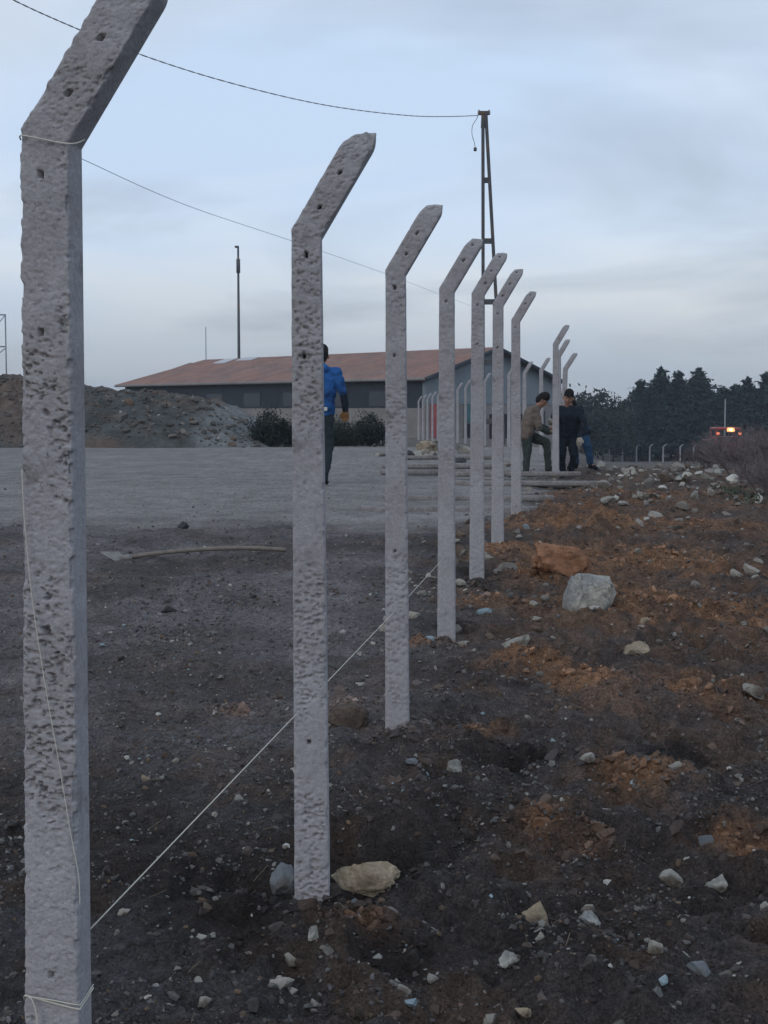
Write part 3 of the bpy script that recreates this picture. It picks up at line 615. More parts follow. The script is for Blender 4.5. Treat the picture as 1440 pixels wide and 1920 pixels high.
# ------------------------------------------------------------------ spoil heap at left
def heap_h(x, y):
    px = 720 + FPX * x / y
    crest = np.interp(x, [-16, -11, -9.6, -8.6, -6.6, -5.2, -4.4, -3.9, -3.3, -2.8], [1.9, 1.95, 1.72, 1.62, 1.45, 1.30, 1.05, .75, .35, -.1])
    prof = np.clip((y - 34.6 - .25 * np.sin(x * 1.3)) / 2.9, 0, 1) ** .75 * np.clip((47 - y) / 4, 0, 1)
    n = (fbm(x * .8, y * .8, 90, 4) - .5) * .55 + (fbm(x * 2.6 + y, y * .9, 91, 4) - .5) * .34 + (fbm(x * 7, y * 7, 92, 3) - .5) * .14
    return .5 + crest * prof + n * prof * .8 - (1 - np.sign(prof)) * .25
hx = np.arange(-17, -2.4, .07); hy = np.concatenate([np.arange(34.2, 40, .07), np.arange(40, 48, .3)])
A, B = np.meshgrid(hx, hy); a, b = A.ravel(), B.ravel(); i = np.arange(len(a)).reshape(A.shape)
n0 = fbm(a * .7 + b * .3, b * .7, 95, 4)[:, None]; n1 = fbm(a * 2.4, b * 2.4, 96, 4)[:, None]
hc = np.array([[.068, .073, .073]]) * (1 - sstep(.42, .58, n0)) + np.array([[.105, .084, .072]]) * sstep(.42, .58, n0)
gr_ = sstep(-5.3, -4.3, a)[:, None]; hc = hc * (1 - gr_) + np.array([[.14, .145, .145]]) * gr_
hc = hc * (.55 + .9 * n1)
heap = link('spoil_heap', mesh_np('spoil_heap', np.stack([a, b, heap_h(a, b)], 1), np.stack([i[:-1, :-1], i[:-1, 1:], i[1:, 1:], i[1:, :-1]], -1).reshape(-1, 4), True, hc), M['spoil'])
tag(heap, 'long heap of dark excavated soil and rubble along the far side of the yard', 'heap')
scatter('rubble', 1700, 2, lambda r, n: np.clip(r.lognormal(-3.2, .55, n), .015, .2), lambda r, XY, S: pal(r, len(XY), [(6, (.075, .072, .068)), (3, (.12, .11, .10)), (.5, (.26, .25, .235)), (2, (.10, .07, .052))]),
        lambda r, n: np.stack([r.uniform(-15, -3.2, n), r.uniform(34.8, 38.6, n)], 1), seed=9, parent=heap, hf=heap_h)

# block stack and slab in front of the heap
M['block'] = mat('concrete_block', (.20, .215, .23), .9, .2, noise=[(6, .2), (30, .15)], bump=[(40, .4, .01)])
q = gpx(410, 836); e = empty('block_stack', (q[0], q[1] - .6, float(H([q[0]], [q[1] - .6])[0]))); tag(e, 'stack of grey concrete blocks before the end of the soil heap', 'blocks')
bmm = bmesh.new(); bbox_(bmm, -.1, .1, -.2, .2, 0, .2, .008); bme = bpy.data.meshes.new('block'); bmm.to_mesh(bme); bmm.free(); bme.materials.append(M['block'])
rr = random.Random(3)
for lay in range(2):
    for k in range(4):
        o = link('block', bme, parent=e); o.location = (-.33 + k * .215 + rr.uniform(-.008, .008) + .02 * lay, rr.uniform(-.02, .02), lay * .203); o.rotation_euler.z = rr.uniform(-.03, .03)
bm = bmesh.new(); bbox_(bm, -.46, .47, -.24, .22, .405, .46, .006); bm_obj('cap_slab', bm, M['block'], e)
q = gpx(352, 836); bm = bmesh.new(); bbox_(bm, -.42, .36, -.25, .25, -.05, .30, .012)
o = bm_obj('concrete_slab', bm, M['block']); o.location = (q[0], q[1] - .3, float(H([q[0]], [q[1] - .3])[0])); o.rotation_euler.z = .06; tag(o, 'low grey concrete slab left of the block stack at the heap foot', 'slab')
q = gpx(10, 836); bm = bmesh.new(); bbox_(bm, -1.6, .55, -.12, .12, -.05, .16, .01)
o = bm_obj('kerb', bm, M['block']); o.location = (q[0], q[1] - .4, float(H([q[0]], [q[1] - .4])[0])); tag(o, 'low pale concrete kerb at the heap foot by the left edge', 'kerb')
# white rubble beyond the lying posts
for k, (px, py, w, h, m, lb) in enumerate([(790, 858, 62, 22, 'stone_white', 'low white rubble lump between third and fourth posts, left of the two'), (800, 846, 52, 30, 'stone_tan', 'brown rock behind the white rubble left of the fourth post'),
        (868, 850, 34, 30, 'stone_grey', 'pale round rock between fourth and fifth posts'), (810, 834, 26, 14, 'stone_white', 'small white block below the red door'), (862, 868, 40, 14, 'stone_dark', 'dark rubble under the pale round rock'),
        (712, 856, 34, 10, 'stone_white', 'flat white scrap on the far yard left of the third post'), (948, 875, 22, 10, 'stone_white', 'white chip on the yard between sixth and seventh posts'), (766, 862, 24, 26, 'stone_dark', 'dark rock close right of the third post, far across the yard')]):
    st('rock', px, py, w, h, M[m], lb, 'rock', seed=150 + k, sub=2, group='rubble at the far side of the yard')

# ------------------------------------------------------------------ shed with red roof
M['roof'] = mat('clay_roof', (.24, .138, .112), .9, .15, noise=[(.7, .2), (3, .15), (14, .12)], tint=((.185, .13, .115), .5, .45, .65), bump=[(5, .5, .05)])
M['sheet_dark'] = mat('dark_sheet', (.022, .028, .037), .7, .3, noise=[(1.2, .25)])
M['plaster'] = mat('grey_plaster', (.20, .19, .185), .9, .2, noise=[(.8, .2), (5, .1)])
M['sheet_pale'] = mat('pale_sheet', (.165, .20, .23), .6, .3, noise=[(.9, .15)])
M['reddoor'] = mat('red_paint', (.33, .07, .075), .6, .3, noise=[(3, .15)])
M['teal'] = mat('teal_paint', (.03, .11, .13), .5, .4, noise=[(3, .2)])
M['dark'] = mat('dark_interior', (.015, .016, .02), .8, .2)
M['glass'] = mat('dark_glass', (.03, .035, .045), .15, .6)
c0 = Vector((2.4, 80, 0)); c1 = Vector((-19.0, 102, 0)); Ld = (c1 - c0); LN = Ld.length; ux = Ld.normalized(); uy = Vector((-ux.y, ux.x, 0)) * -1
if uy.y < 0: uy = -uy
GW = 11.7; ZE, ZR, ZF = 3.42, 5.2, -.75
shed = empty('shed', (c0.x, c0.y, ZF)); tag(shed, 'long low shed with reddish clay roof beyond the yard', 'shed')
loc = lambda u, v, z: (ux * u + uy * v + Vector((0, 0, z - ZF)))
def quadbox(name, m, pts_u, v0, v1, z0, z1, parent=shed):
    bm = bmesh.new(); u0, u1 = pts_u
    c = [loc(u, v, z) for z in (z0, z1) for (u, v) in ((u0, v0), (u1, v0), (u1, v1), (u0, v1))]; vs = [bm.verts.new(p) for p in c]
    for f in ((0, 1, 2, 3), (4, 5, 6, 7), (0, 1, 5, 4), (1, 2, 6, 5), (2, 3, 7, 6), (3, 0, 4, 7)): bm.faces.new([vs[k] for k in f])
    return bm_obj(name, bm, m, parent)
quadbox('plinth_wall', M['plaster'], (.3, LN - .3), -.06, .25, ZF, 1.65)
quadbox('wall', M['sheet_dark'], (.3, LN - .3), 0, .25, 1.652, ZE - .02)
for k in range(7):
    u = 3 + k * 4; f = quadbox('window', M['glass'], (u, u + 1.7), -.03, .05, 1.75, 2.65); quadbox('frame', M['sheet_dark'], (u - .08, u + 1.78), -.06, -.032, 2.652, 2.74, f)
quadbox('back_wall', M['plaster'], (.3, LN - .3), GW - .25, GW, ZF, ZE - .02)
def gable(name, m, u, z0, z1):
    bm = bmesh.new(); zr = lambda v: ZE - .06 + (ZR - ZE) * (1 - abs(v - GW / 2) / (GW / 2)); P = []
    vv = [0, GW / 2, GW] if z1 is None else [0, GW]
    for du in (0, .25):
        P.append([bm.verts.new(loc(u + du, v, z0)) for v in (0, GW)] + [bm.verts.new(loc(u + du, v, zr(v) if z1 is None else z1)) for v in vv[::-1]])
    bm.faces.new(P[0]); bm.faces.new(P[1][::-1]); n = len(P[0])
    for k in range(n): bm.faces.new((P[0][k], P[0][(k + 1) % n], P[1][(k + 1) % n], P[1][k]))
    return bm_obj(name, bm, m, shed)
gable('gable_wall', M['sheet_pale'], 0.02, 1.9, None); gable('lower_gable_wall', M['plaster'], .06, ZF, 1.895)
gable('end_wall', M['plaster'], LN - .28, ZF, None)
quadbox('door', M['reddoor'], (-.03, .05), .45, 1.25, ZF + .05, 1.88)
quadbox('window', M['teal'], (-.03, .05), 3.3, 4.6, .8, 1.85); quadbox('door', M['dark'], (-.02, .05), 3.3, 4.5, ZF + .02, .72)
quadbox('gate', M['dark'], (-.03, .05), 5.6, 8.8, ZF + .02, 1.3); quadbox('window', M['glass'], (-.03, .05), 9.4, 10.8, .3, 1.5)
# roof slabs, hipped at the far end
bm = bmesh.new(); ov = .45; th = .12
zs = ZE - (ZR - ZE) / (GW / 2) * ov
rp = {'a': loc(-ov, -ov, zs), 'b': loc(LN + ov, -ov, zs), 'c': loc(LN + ov, GW + ov, zs), 'd': loc(-ov, GW + ov, zs), 'r0': loc(-ov, GW / 2, ZR), 'r1': loc(LN - 1.9, GW / 2, ZR)}
tp = {k: bm.verts.new(v + Vector((0, 0, th))) for k, v in rp.items()}; bt = {k: bm.verts.new(v) for k, v in rp.items()}
for f in (('a', 'b', 'r1', 'r0'), ('c', 'd', 'r0', 'r1'), ('b', 'c', 'r1')):
    bm.faces.new([tp[k] for k in f]); bm.faces.new([bt[k] for k in f[::-1]])
for a_, b_ in (('a', 'b'), ('b', 'c'), ('c', 'd'), ('d', 'r0'), ('r0', 'a')): bm.faces.new((tp[a_], bt[a_], bt[b_], tp[b_]))
roof = bm_obj('roof', bm, M['roof'], shed)
bm = bmesh.new(); sl = (ZR - ZE) / (GW / 2)
def rpt(u, v, dz): return loc(u, v, ZE + sl * v + th + dz)
for (u0, u1, v0, v1) in ((24.6, 26.0, 4.5, 5.6), (22.2, 24.0, 5.05, 5.75)):
    vs = [bm.verts.new(rpt(u, v, d)) for d in (.005, .06) for u, v in ((u0, v0), (u1, v0), (u1, v1), (u0, v1))]
    for f in ((0, 1, 2, 3), (4, 5, 6, 7), (0, 1, 5, 4), (1, 2, 6, 5), (2, 3, 7, 6), (3, 0, 4, 7)): bm.faces.new([vs[k] for k in f])
M['paleroof'] = mat('pale_roof_sheet', (.42, .44, .46), .6, .3); bm_obj('roof_sheet', bm, M['paleroof'], roof)
bm = bmesh.new(); tube(bm, [loc(-ov, -ov - .02, zs - .02), loc(-ov - .02, GW / 2, ZR + .02), loc(-ov, GW + ov, zs - .02)], .14, 6); bm_obj('verge_trim', bm, M['sheet_dark'], roof)
bm = bmesh.new(); tube(bm, [loc(-ov, -ov - .06, zs + .02), loc(LN + ov, -ov - .06, zs + .02)], .09, 8); bm_obj('gutter', bm, M['plaster'], roof)

# masts behind the shed
def mast(px, ytop, Y, r, label, head=False):
    b = at(px, 800, Y); zt = at(px, ytop, Y).z; zg = float(zbase([b.x], [Y])[0]) - .3
    e = empty('mast', (b.x, Y, zg)); tag(e, label, 'mast', 'masts rising behind the shed')
    bm = bmesh.new(); tube(bm, [(0, 0, 0), (0, 0, (zt - zg) * .5), (0, 0, zt - zg)], [r * 1.3, r * 1.1, r * .75], 8); bm_obj('pole', bm, M['steel'] if head else M['galv'], e, True)
    if head:
        bm = bmesh.new(); tube(bm, [(0, 0, zt - zg - 2.1), (0, 0, zt - zg - 1.0)], r * 1.5, 8); bm_obj('collar', bm, M['steel'], e, True)
        bm = bmesh.new(); bbox_(bm, -.26, .06, -.1, .1, zt - zg - .12, zt - zg + .05, .02); bm_obj('head', bm, M['steel'], e)
mast(449, 462, 112, .105, 'tall dark mast rising behind the shed roof left of the second post', True)
mast(387.5, 613, 118, .045, 'short thin pale mast rising behind the left end of the shed roof')

# frame standing on the heap at the left edge
fx = at(12, 700, 40); e = empty('metal_frame', (fx.x, 40, 1.7)); tag(e, 'thin metal frame with braces standing on the heap at the left edge', 'frame')
zt = at(12, 589, 40).z - 1.7; zm = at(12, 650, 40).z - 1.7
for x in (0, -1.15): bm = bmesh.new(); tube(bm, [(x, 0, -.3), (x, 0, zt)], .022, 6); bm_obj('upright', bm, M['galv'], e, True)
for z in (zt - .02, zm, zm - .9): bm = bmesh.new(); tube(bm, [(-1.15, 0, z), (0, 0, z)], .019, 6); bm_obj('rail', bm, M['galv'], e, True)
for (z0, z1) in ((zt - .5, zt - .05), (zm - .35, zm - .05)): bm = bmesh.new(); tube(bm, [(-.4, 0, z0), (-.02, 0, z1)], .013, 6); bm_obj('brace', bm, M['galv'], e, True)

# ------------------------------------------------------------------ lattice pole with its cable
PY = 45.; b = at(903, 850, PY); zg = float(zbase([b.x], [PY])[0]) - .1
pyl = empty('lattice_pole', (b.x, PY, zg)); tag(pyl, 'dark two-legged lattice power pole rising behind the fence posts', 'power pole')
LP = lambda px, py: at(px, py, PY) - Vector((b.x, PY, zg)) + Vector((0, 0, 0))
def bar(name, p0, p1, w, d, m=M['steel'], par=pyl):
    bm = bmesh.new(); p0 = Vector(p0); p1 = Vector(p1); ax = (p1 - p0); L = ax.length; z = ax.normalized(); y = Vector((0, 1, 0)); x = y.cross(z).normalized(); y = z.cross(x)
    bbox_(bm, -w / 2, w / 2, -d / 2, d / 2, 0, L, .006, Matrix.Translation(p0) @ Matrix((x, y, z)).transposed().to_4x4()); return bm_obj(name, bm, m, par)
zb_ = HOR + FPX * (CAMZ - zg) / PY
bar('leg', LP(906, zb_), LP(905.5, 213), .10, .14); bar('leg', LP(945.5, zb_), LP(911, 213), .10, .14)
for y_, x1 in ((338, 917.5), (452, 923.5), (566, 929.5), (680, 935), (790, 941)): bar('crossbar', LP(906, y_), LP(x1, y_), .17, .09)
bar('top_plate', LP(906.5, 240), LP(907.5, 216), .17, .05, mat('rust_plate', (.13, .08, .045), .8, .2, noise=[(8, .3)]))
bar('crossarm', LP(897, 212), LP(917, 212), .11, .16)
M['porcelain'] = mat('insulator', (.35, .36, .38), .3, .5)
for px in (898, 917): bm = bmesh.new(); capsule(bm, LP(px, 214) + Vector((0, 0, .02)), .05, LP(px, 209) + Vector((0, 0, .02)), .04, 8); bm_obj('insulator', bm, M['porcelain'], pyl, True)
cab = [(897, 216.5, 45), (840, 218.5, 43.5), (770, 217, 41.7), (660, 205, 38.8), (550, 185, 36.2), (400, 146.5, 32.8), (260, 101, 30), (140, 52, 27.8), (25, 0, 26), (-150, -92, 23.5), (-420, -260, 20.6)]
pts = dense([at(*c) for c in cab], 26)
bm = bmesh.new(); tw = []
for ph in (0, math.pi):                                            # two twisted cores
    tube(bm, [p + Vector((0, math.cos(ph + k * .95), math.sin(ph + k * .95))) * .009 for k, p in enumerate(pts)], .0068, 5)
o = bm_obj('power_cable', bm, M['cable'], None, True); tag(o, 'sagging twisted power cable running from the lattice pole to the upper left', 'cable')
bm = bmesh.new(); tube(bm, dense([at(896, 217, 45), at(893, 224, 45), at(886, 236, 45), at(885, 252, 45), at(889, 266, 45), at(891, 276, 45)], 5), .010, 5)
hw = bm_obj('hanging_wire', bm, M['cable'], None, True); tag(hw, 'short loose wire with a dark clamp hanging from the lattice pole top', 'wire')
bm = bmesh.new(); q = at(891, 280, 45); bbox_(bm, q.x - .05, q.x + .05, q.y - .04, q.y + .04, q.z - .06, q.z + .06, .02, None); bm_obj('clamp', bm, M['cable'], hw)

# ------------------------------------------------------------------ vegetation
M['conifer'] = mat('conifer_needles', (0, 0, 0), .8, .15, vcol=True)
M['bark'] = mat('bark', (.07, .06, .055), .95, .1, noise=[(9, .3)], bump=[(20, .6, .02)])
M['twig'] = mat('dry_twigs', (.135, .115, .122), .95, .1, noise=[(5, .3)])
def cards(P, size, r, cols, up=.3):
    """small two-sided leaf quads, folded along the middle"""
    n = len(P); a = r.normal(size=(n, 3)); a /= np.linalg.norm(a, axis=1)[:, None]; bb = r.normal(size=(n, 3)); bb = np.cross(a, bb); bb /= np.linalg.norm(bb, axis=1)[:, None]
    c = np.cross(a, bb); s = size[:, None]
    V = np.stack([P - a * s, P + bb * s * .45 + c * s * .15, P + a * s, P - bb * s * .45 + c * s * .15], 1).reshape(-1, 3)
    return V, np.arange(n * 4).reshape(n, 4), np.repeat(cols, 4, 0)
def conifer_mesh(seed, h, rad, shape):
    r = np.random.default_rng(seed); P = []; nb = 150; LIM = bmesh.new()
    for k in range(nb):
        t = (k + r.uniform(0, 1)) / nb; z = h * (.10 + .9 * t); L = rad * ((1 - t) ** shape) * r.uniform(.55, 1.15) + .12 * (1 - t) + .05
        az = k * 2.4 + r.normal(0, .3); lift = .30 - .15 * t + r.normal(0, .08) + (.5 if t > .93 else 0)
        m = int(10 + 34 * L); q = r.uniform(.05, 1, m) ** .7 * L; wob = r.normal(0, .10 + .10 * L, (m, 3)) * (.6 + .4 * q / L)[:, None] * np.array([1, 1, .6])
        P.append(np.stack([np.cos(az) * q, np.sin(az) * q, z + q * lift], 1) + wob)
        if k % 3 == 0 and L > .3: tube(LIM, [(0, 0, z), (math.cos(az) * L * .8, math.sin(az) * L * .8, z + L * .8 * lift)], [.035, .012], 3)
    P.append(np.stack([r.normal(0, .05, 40), r.normal(0, .05, 40), r.uniform(.9, 1.03, 40) * h], 1))
    P = np.concatenate(P); n = len(P); base = np.array([.020, .036, .036])
    c = base[None] * r.uniform(.6, 1.5, n)[:, None] * (1 + .3 * (r.uniform(0, 1, (n, 3)) - .5))
    V, Fq, C = cards(P, r.uniform(.10, .26, n), r, c)
    return mesh_np('crown', V, Fq, False, C), LIM
def tree_proto(seed, h, rad, shape, name='conifer_tree'):
    e = empty(name, (0, 0, 0)); me, LIM = conifer_mesh(seed, h, rad, shape); link('crown', me, M['conifer'], e)
    tube(LIM, [(0, 0, -.5), (0, 0, h * .5), (0, 0, h * .97)], [.16, .09, .02], 7); bm_obj('trunk', LIM, M['bark'], e); return e
def leafy_proto(seed, h, rad, col, n, size, name, low=.15):
    r = np.random.default_rng(seed); e = empty(name, (0, 0, 0)); LIM = bmesh.new(); tips = []
    tube(LIM, [(0, 0, -.4), (.02 * h, 0, h * .3), (0, .02 * h, h * .6)], [.022 * h, .016 * h, .007 * h], 6)
    for k in range(16):
        az = k * 2.4 + r.normal(0, .3); z0 = h * r.uniform(low * .6, .5); q = r.uniform(.5, 1.) * rad; z1 = min(h * .97, z0 + h * r.uniform(.1, .45))
        p1 = Vector((math.cos(az) * q, math.sin(az) * q, z1)); tube(LIM, [(0, 0, z0), p1 * .5 + Vector((0, 0, z0 * .3)), p1], [.010 * h, .007 * h, .003 * h], 4); tips.append(p1)
    tips.append(Vector((0, 0, h * .9))); P = []
    if name == 'bush':
        for _ in range(22):
            v = r.normal(size=3); v /= np.linalg.norm(v); q = r.uniform(.2, .8); tips.append(Vector((v[0] * rad * q, v[1] * rad * q, h * (.18 + .6 * abs(v[2]) * q))))
    for p in tips:
        m = n // len(tips); s = rad * r.uniform(.20, .36); P.append(np.array(p[:])[None] + r.normal(0, s, (m, 3)) * np.array([1, 1, .75]))
    P = np.concatenate(P); P = P[(P[:, 2] > .03 * h)]; c = np.array(col)[None] * r.uniform(.55, 1.5, len(P))[:, None]
    V, Fq, C = cards(P, r.uniform(.6, 1.3, len(P)) * size, r, c); link('crown', mesh_np('crown', V, Fq, False, C), M['conifer'], e); bm_obj('trunk', LIM, M['bark'], e); return e
def copy_tree(o):
    c = o.copy(); COL.objects.link(c)
    for ch in o.children: k = ch.copy(); COL.objects.link(k); k.parent = c
    return c
used = set()
def put(proto, loc, sc, rz, label, cat, group):
    o = proto if proto.name not in used else copy_tree(proto)
    used.add(proto.name); o.location = loc; o.scale = sc; o.rotation_euler = (0, 0, rz); tag(o, label, cat, group); return o
TP = [tree_proto(201, 8., 2.3, .85), tree_proto(202, 8., 2.9, .75), tree_proto(203, 8., 1.9, .95)]
TG = 'conifers of the tree belt behind the far fence'
front = [(1200, 716, 144, 2, 'narrow conifer at the left shoulder of the tree group behind the far fence'), (1237, 694, 147, 0, 'tallest spiked conifer of the tree group, left of the double tip'),
         (1271, 700, 145, 2, 'slim conifer beside the tallest one, just left of the sky gap'), (1309, 696, 146, 0, 'pointed conifer standing alone between two sky gaps'),
         (1172, 752, 143, 1, 'low broad conifer at the left foot of the tree group'), (1219, 728, 143, 1, 'broad conifer in front of the tallest spiked conifer'),
         (1296, 742, 143, 1, 'broad low conifer below the lone pointed conifer'), (1338, 742, 145, 1, 'low conifer in the sky gap above the tractor'),
         (1377, 724, 145, 1, 'broad conifer right of the sky gap above the tractor'), (1401, 712, 147, 0, 'pointed conifer second from the right edge'),
         (1436, 702, 146, 2, 'tall conifer at the right edge of the picture'), (1422, 738, 142, 1, 'broad conifer before the tall one at the right edge'), (1472, 706, 146, 0, 'conifer just past the right edge')]
rr = random.Random(8)
def tput(px, ytop, Y, k, lb, grp=TG):
    p = at(px, 800, Y); zt = at(px, ytop, Y).z; zg = float(zbase([p.x], [Y])[0]) - .2; h = zt - zg
    put(TP[k], (p.x, Y, zg), (h / 8 * rr.uniform(1.4, 2.0), h / 8 * rr.uniform(1.3, 1.7), h / 8), rr.uniform(0, 6.28), lb, 'tree', grp)
for f in front: tput(*f)
for k in range(16):                                                 # the dense belt behind and between
    tput(1150 + k * 21 + rr.uniform(-6, 6), 742 + rr.uniform(-14, 16) + (22 if k < 2 else 0) + (22 if 8 <= k <= 9 else 0), 152 + rr.uniform(-3, 5), 1, 'dark conifer merged in the mass of the tree belt below its skyline')
LT = [leafy_proto(211, 6., 2.2, (.034, .050, .045), 2600, .20, 'leafy_tree'), leafy_proto(212, 5., 2.0, (.038, .052, .046), 2200, .20, 'leafy_tree')]
for k, (px, yt, Y, lb) in enumerate([(1092, 738, 128, 'loose leafy tree right of the dark clad man'), (1112, 742, 133, 'leafy tree with bare twigs in its top, behind the light blue sheet'), (1132, 772, 130, 'low leafy tree left of the conifer group'),
                                     (1068, 752, 132, 'leafy tree mostly hidden by the dark clad man'), (1150, 768, 132, 'low leafy tree at the foot of the conifer group'), (1036, 762, 130, 'leafy tree seen between the two men at the post')]):
    p = at(px, 800, Y); zt = at(px, yt, Y).z; zg = float(zbase([p.x], [Y])[0]) - .2; h = (zt - zg); pr = LT[k % 2]; hh = (6., 5.)[k % 2]
    put(pr, (p.x, Y, zg), (h / hh, h / hh, h / hh * 1.0), k * 1.3, lb, 'tree', 'leafy trees left of the conifers')
# bushes before the shed
BU = [leafy_proto(221, 1.05, .55, (.022, .031, .030), 5200, .045, 'bush', .05), leafy_proto(222, .9, .5, (.026, .034, .031), 4600, .045, 'bush', .05)]
for k, (px, py, Y, sc, lb) in enumerate([(508, 838, 36.6, .92, 'dark evergreen bush at the end of the soil heap left of the second post'), (632, 838, 36.8, .82, 'dark bush behind the legs of the man in blue'),
                                         (694, 840, 37.2, .85, 'dark bush close left of the third post'), (662, 842, 36.4, .6, 'low grey-green bush between two bigger bushes'), (550, 838, 37.0, .6, 'small dark bush half hidden by the second post')]):
    p = at(px, py, Y); put(BU[k % 2], (p.x, Y, float(H([p.x], [Y])[0]) - .02), (sc * .9, sc * .9, sc), k * 1.7, lb, 'bush', 'bushes along the far side of the yard')
# dry twiggy shrubs at right
def shrub_proto(seed, h, rad, n):
    r = random.Random(seed); bm = bmesh.new()
    def grow(p, d, L, rad_, lev):
        q = p + d * L; q2 = p + d * L * .5 + Vector((r.gauss(0, .06), r.gauss(0, .06), r.gauss(0, .03))) * L
        tube(bm, [p, q2, q], [rad_, rad_ * .8, rad_ * .55], 3, False)
        if lev < 3:
            for _ in range(4 if lev else 3):
                t = r.uniform(.35, 1); nd = (d + Vector((r.gauss(0, .55), r.gauss(0, .55), r.gauss(.05, .4)))).normalized(); grow(p + (q - p) * t, nd, L * r.uniform(.45, .75), rad_ * .6, lev + 1)
    for _ in range(n):
        a = r.uniform(0, 6.28); t = r.uniform(.1, .9); grow(Vector((math.cos(a) * rad * .3 * t, math.sin(a) * rad * .3 * t, -.03)), Vector((math.cos(a) * t, math.sin(a) * t, 1.1)).normalized(), h * r.uniform(.35, .6), .010, 0)
    e = empty('dry_shrub', (0, 0, 0)); bm_obj('twigs', bm, M['twig'], e); return e
SH = [shrub_proto(31, .95, .8, 18), shrub_proto(32, .95, .9, 18)]
for k, (px, py, Y, sc, lb) in enumerate([(1330, 893, 25.5, .62, 'small bare shrub left of the shrub thicket at right'), (1362, 895, 25, .8, 'bare purple-grey shrub below the tractor lights'), (1398, 902, 24, .95, 'dense bare shrub right of the tractor, above the pale rocks'),
                                         (1432, 908, 23.5, 1.0, 'bare shrub at the right edge of the thicket'), (1415, 890, 27, 1.0, 'bare shrub at the back of the thicket'), (1378, 886, 28, .95, 'bare shrub behind the one below the tractor lights'), (1462, 900, 25, 1.0, 'bare shrub past the right edge'),
                                         (1308, 884, 29, .6, 'low sparse shrub at the left end of the thicket'), (1440, 930, 21.5, .6, 'low bare shrub at the right edge before the thicket'), (1345, 884, 30, .8, 'sparse shrub left of the tractor body')]):
    p = gpx(px, py) if py > 900 else np.array([at(px, py, Y).x, Y]); put(SH[k % 2], (p[0], p[1], float(H([p[0]], [p[1]])[0]) - .02), (sc * 1.2, sc * 1.2, sc), k * 2.1, lb, 'shrub', 'bare shrubs at the right')
r = np.random.default_rng(5)   # a few green weeds between the pale rocks
wp = np.concatenate([gpx(px, py)[None] + r.normal(0, .12, (60, 2)) for px, py in ((1385, 935), (1400, 950), (1365, 928), (1420, 940))])
wz = H(wp[:, 0], wp[:, 1]) + r.uniform(0, .10, len(wp)); V, Fq, C = cards(np.concatenate([wp, wz[:, None]], 1), r.uniform(.02, .05, len(wp)), r, np.array([[.07, .08, .062]]) * r.uniform(.6, 1.4, (len(wp), 1)))
o = link('weeds', mesh_np('weeds', V, Fq, False, C), M['conifer']); tag(o, kind='stuff')

# ------------------------------------------------------------------ tractor with its lights on, before the trees
M['tred'] = mat('red_tractor_paint', (.26, .04, .03), .5, .4, noise=[(3, .2)]); M['rubber'] = mat('rubber', (.02, .02, .022), .9, .2)
M['lamp_c'] = mat('lit_lamp', (.9, .6, .3), .4, .4, emit=(1, .34, .10, 1.7)); M['lamp_s'] = mat('small_lit_lamp', (.8, .3, .2), .4, .4, emit=(1, .20, .08, .8))
TY = 100.; q = at(1361, 860, TY); zg = float(zbase([q.x], [TY])[0]); tr = empty('tractor', (q.x, TY, zg)); tag(tr, 'red tractor with lit lamps on its cab roof before the trees', 'tractor')
zt = at(1361, 806, TY).z - zg
def tb(name, x0, x1, y0, y1, z0, z1, m, bev=.03, par=tr): bm = bmesh.new(); bbox_(bm, x0, x1, y0, y1, z0, z1, bev); return bm_obj(name, bm, m, par)
tb('hood', -.42, .42, -2.0, -.55, .75, 1.45, M['tred'], .12); tb('chassis', -.25, .25, -1.9, 1.1, .5, .9, M['dark'])
cabm = tb('cab', -.68, .68, -.5, .9, .9, zt - .62, M['tred'], .08); tb('windscreen', -.6, .6, -.54, -.505, 1.35, zt - .64, M['glass'], .005, cabm)
for sx in (-1, 1):
    for sy in (-.48, .88): tb('pillar', sx * .66 - .05, sx * .66 + .05, sy - .04, sy + .04, zt - .62, zt - .2, M['tred'], .01, cabm)
    def wheel(x, y, rad, w):
        bm = bmesh.new(); g_ = bmesh.ops.create_cone(bm, cap_ends=True, segments=22, radius1=rad, radius2=rad, depth=w, matrix=Matrix.Translation((x, y, rad)) @ Matrix.Rotation(math.pi / 2, 4, 'Y'))
        wh = bm_obj('wheel', bm, M['rubber'], tr); bm = bmesh.new(); bmesh.ops.create_cone(bm, cap_ends=True, segments=18, radius1=rad * .55, radius2=rad * .5, depth=w + .04, matrix=Matrix.Translation((x, y, rad)) @ Matrix.Rotation(math.pi / 2, 4, 'Y')); bm_obj('rim', bm, M['tred'], wh)
    wheel(sx * .82, .55, .74, .42); wheel(sx * .62, -1.55, .46, .30)
    tb('fender', sx * .85 - .24, sx * .85 + .24, -.1, 1.2, 1.5, 1.58, M['tred'], .03)
    tb('lamp', sx * .60 - .085, sx * .60 + .085, -.66, -.56, zt - .50, zt - .34, M['lamp_s'], .03)
tb('roof', -.72, .72, -.56, .95, zt - .2, zt, M['tred'], .07); tb('lamp', -.12, .30, -.70, -.565, zt - .30, zt - .03, M['lamp_c'], .05); tb('lamp', -.02, .14, -.74, -.705, zt - .24, zt - .09, mat('bright_lamp', (.9, .7, .4), .4, .4, emit=(1, .62, .32, 4)), .02); tr.scale = (1.3, 1.3, 1.08)
pp = at(1359, 800, 112); zg2 = float(zbase([pp.x], [112])[0]); bm = bmesh.new(); tube(bm, [(0, 0, -.3), (0, 0, at(1359, 748, 112).z - zg2)], [.07, .045], 8)
o = bm_obj('pole', bm, M['galv'], None, True); o.location = (pp.x, 112, zg2); tag(o, 'thin pale pole standing behind the tractor, before the trees', 'pole')

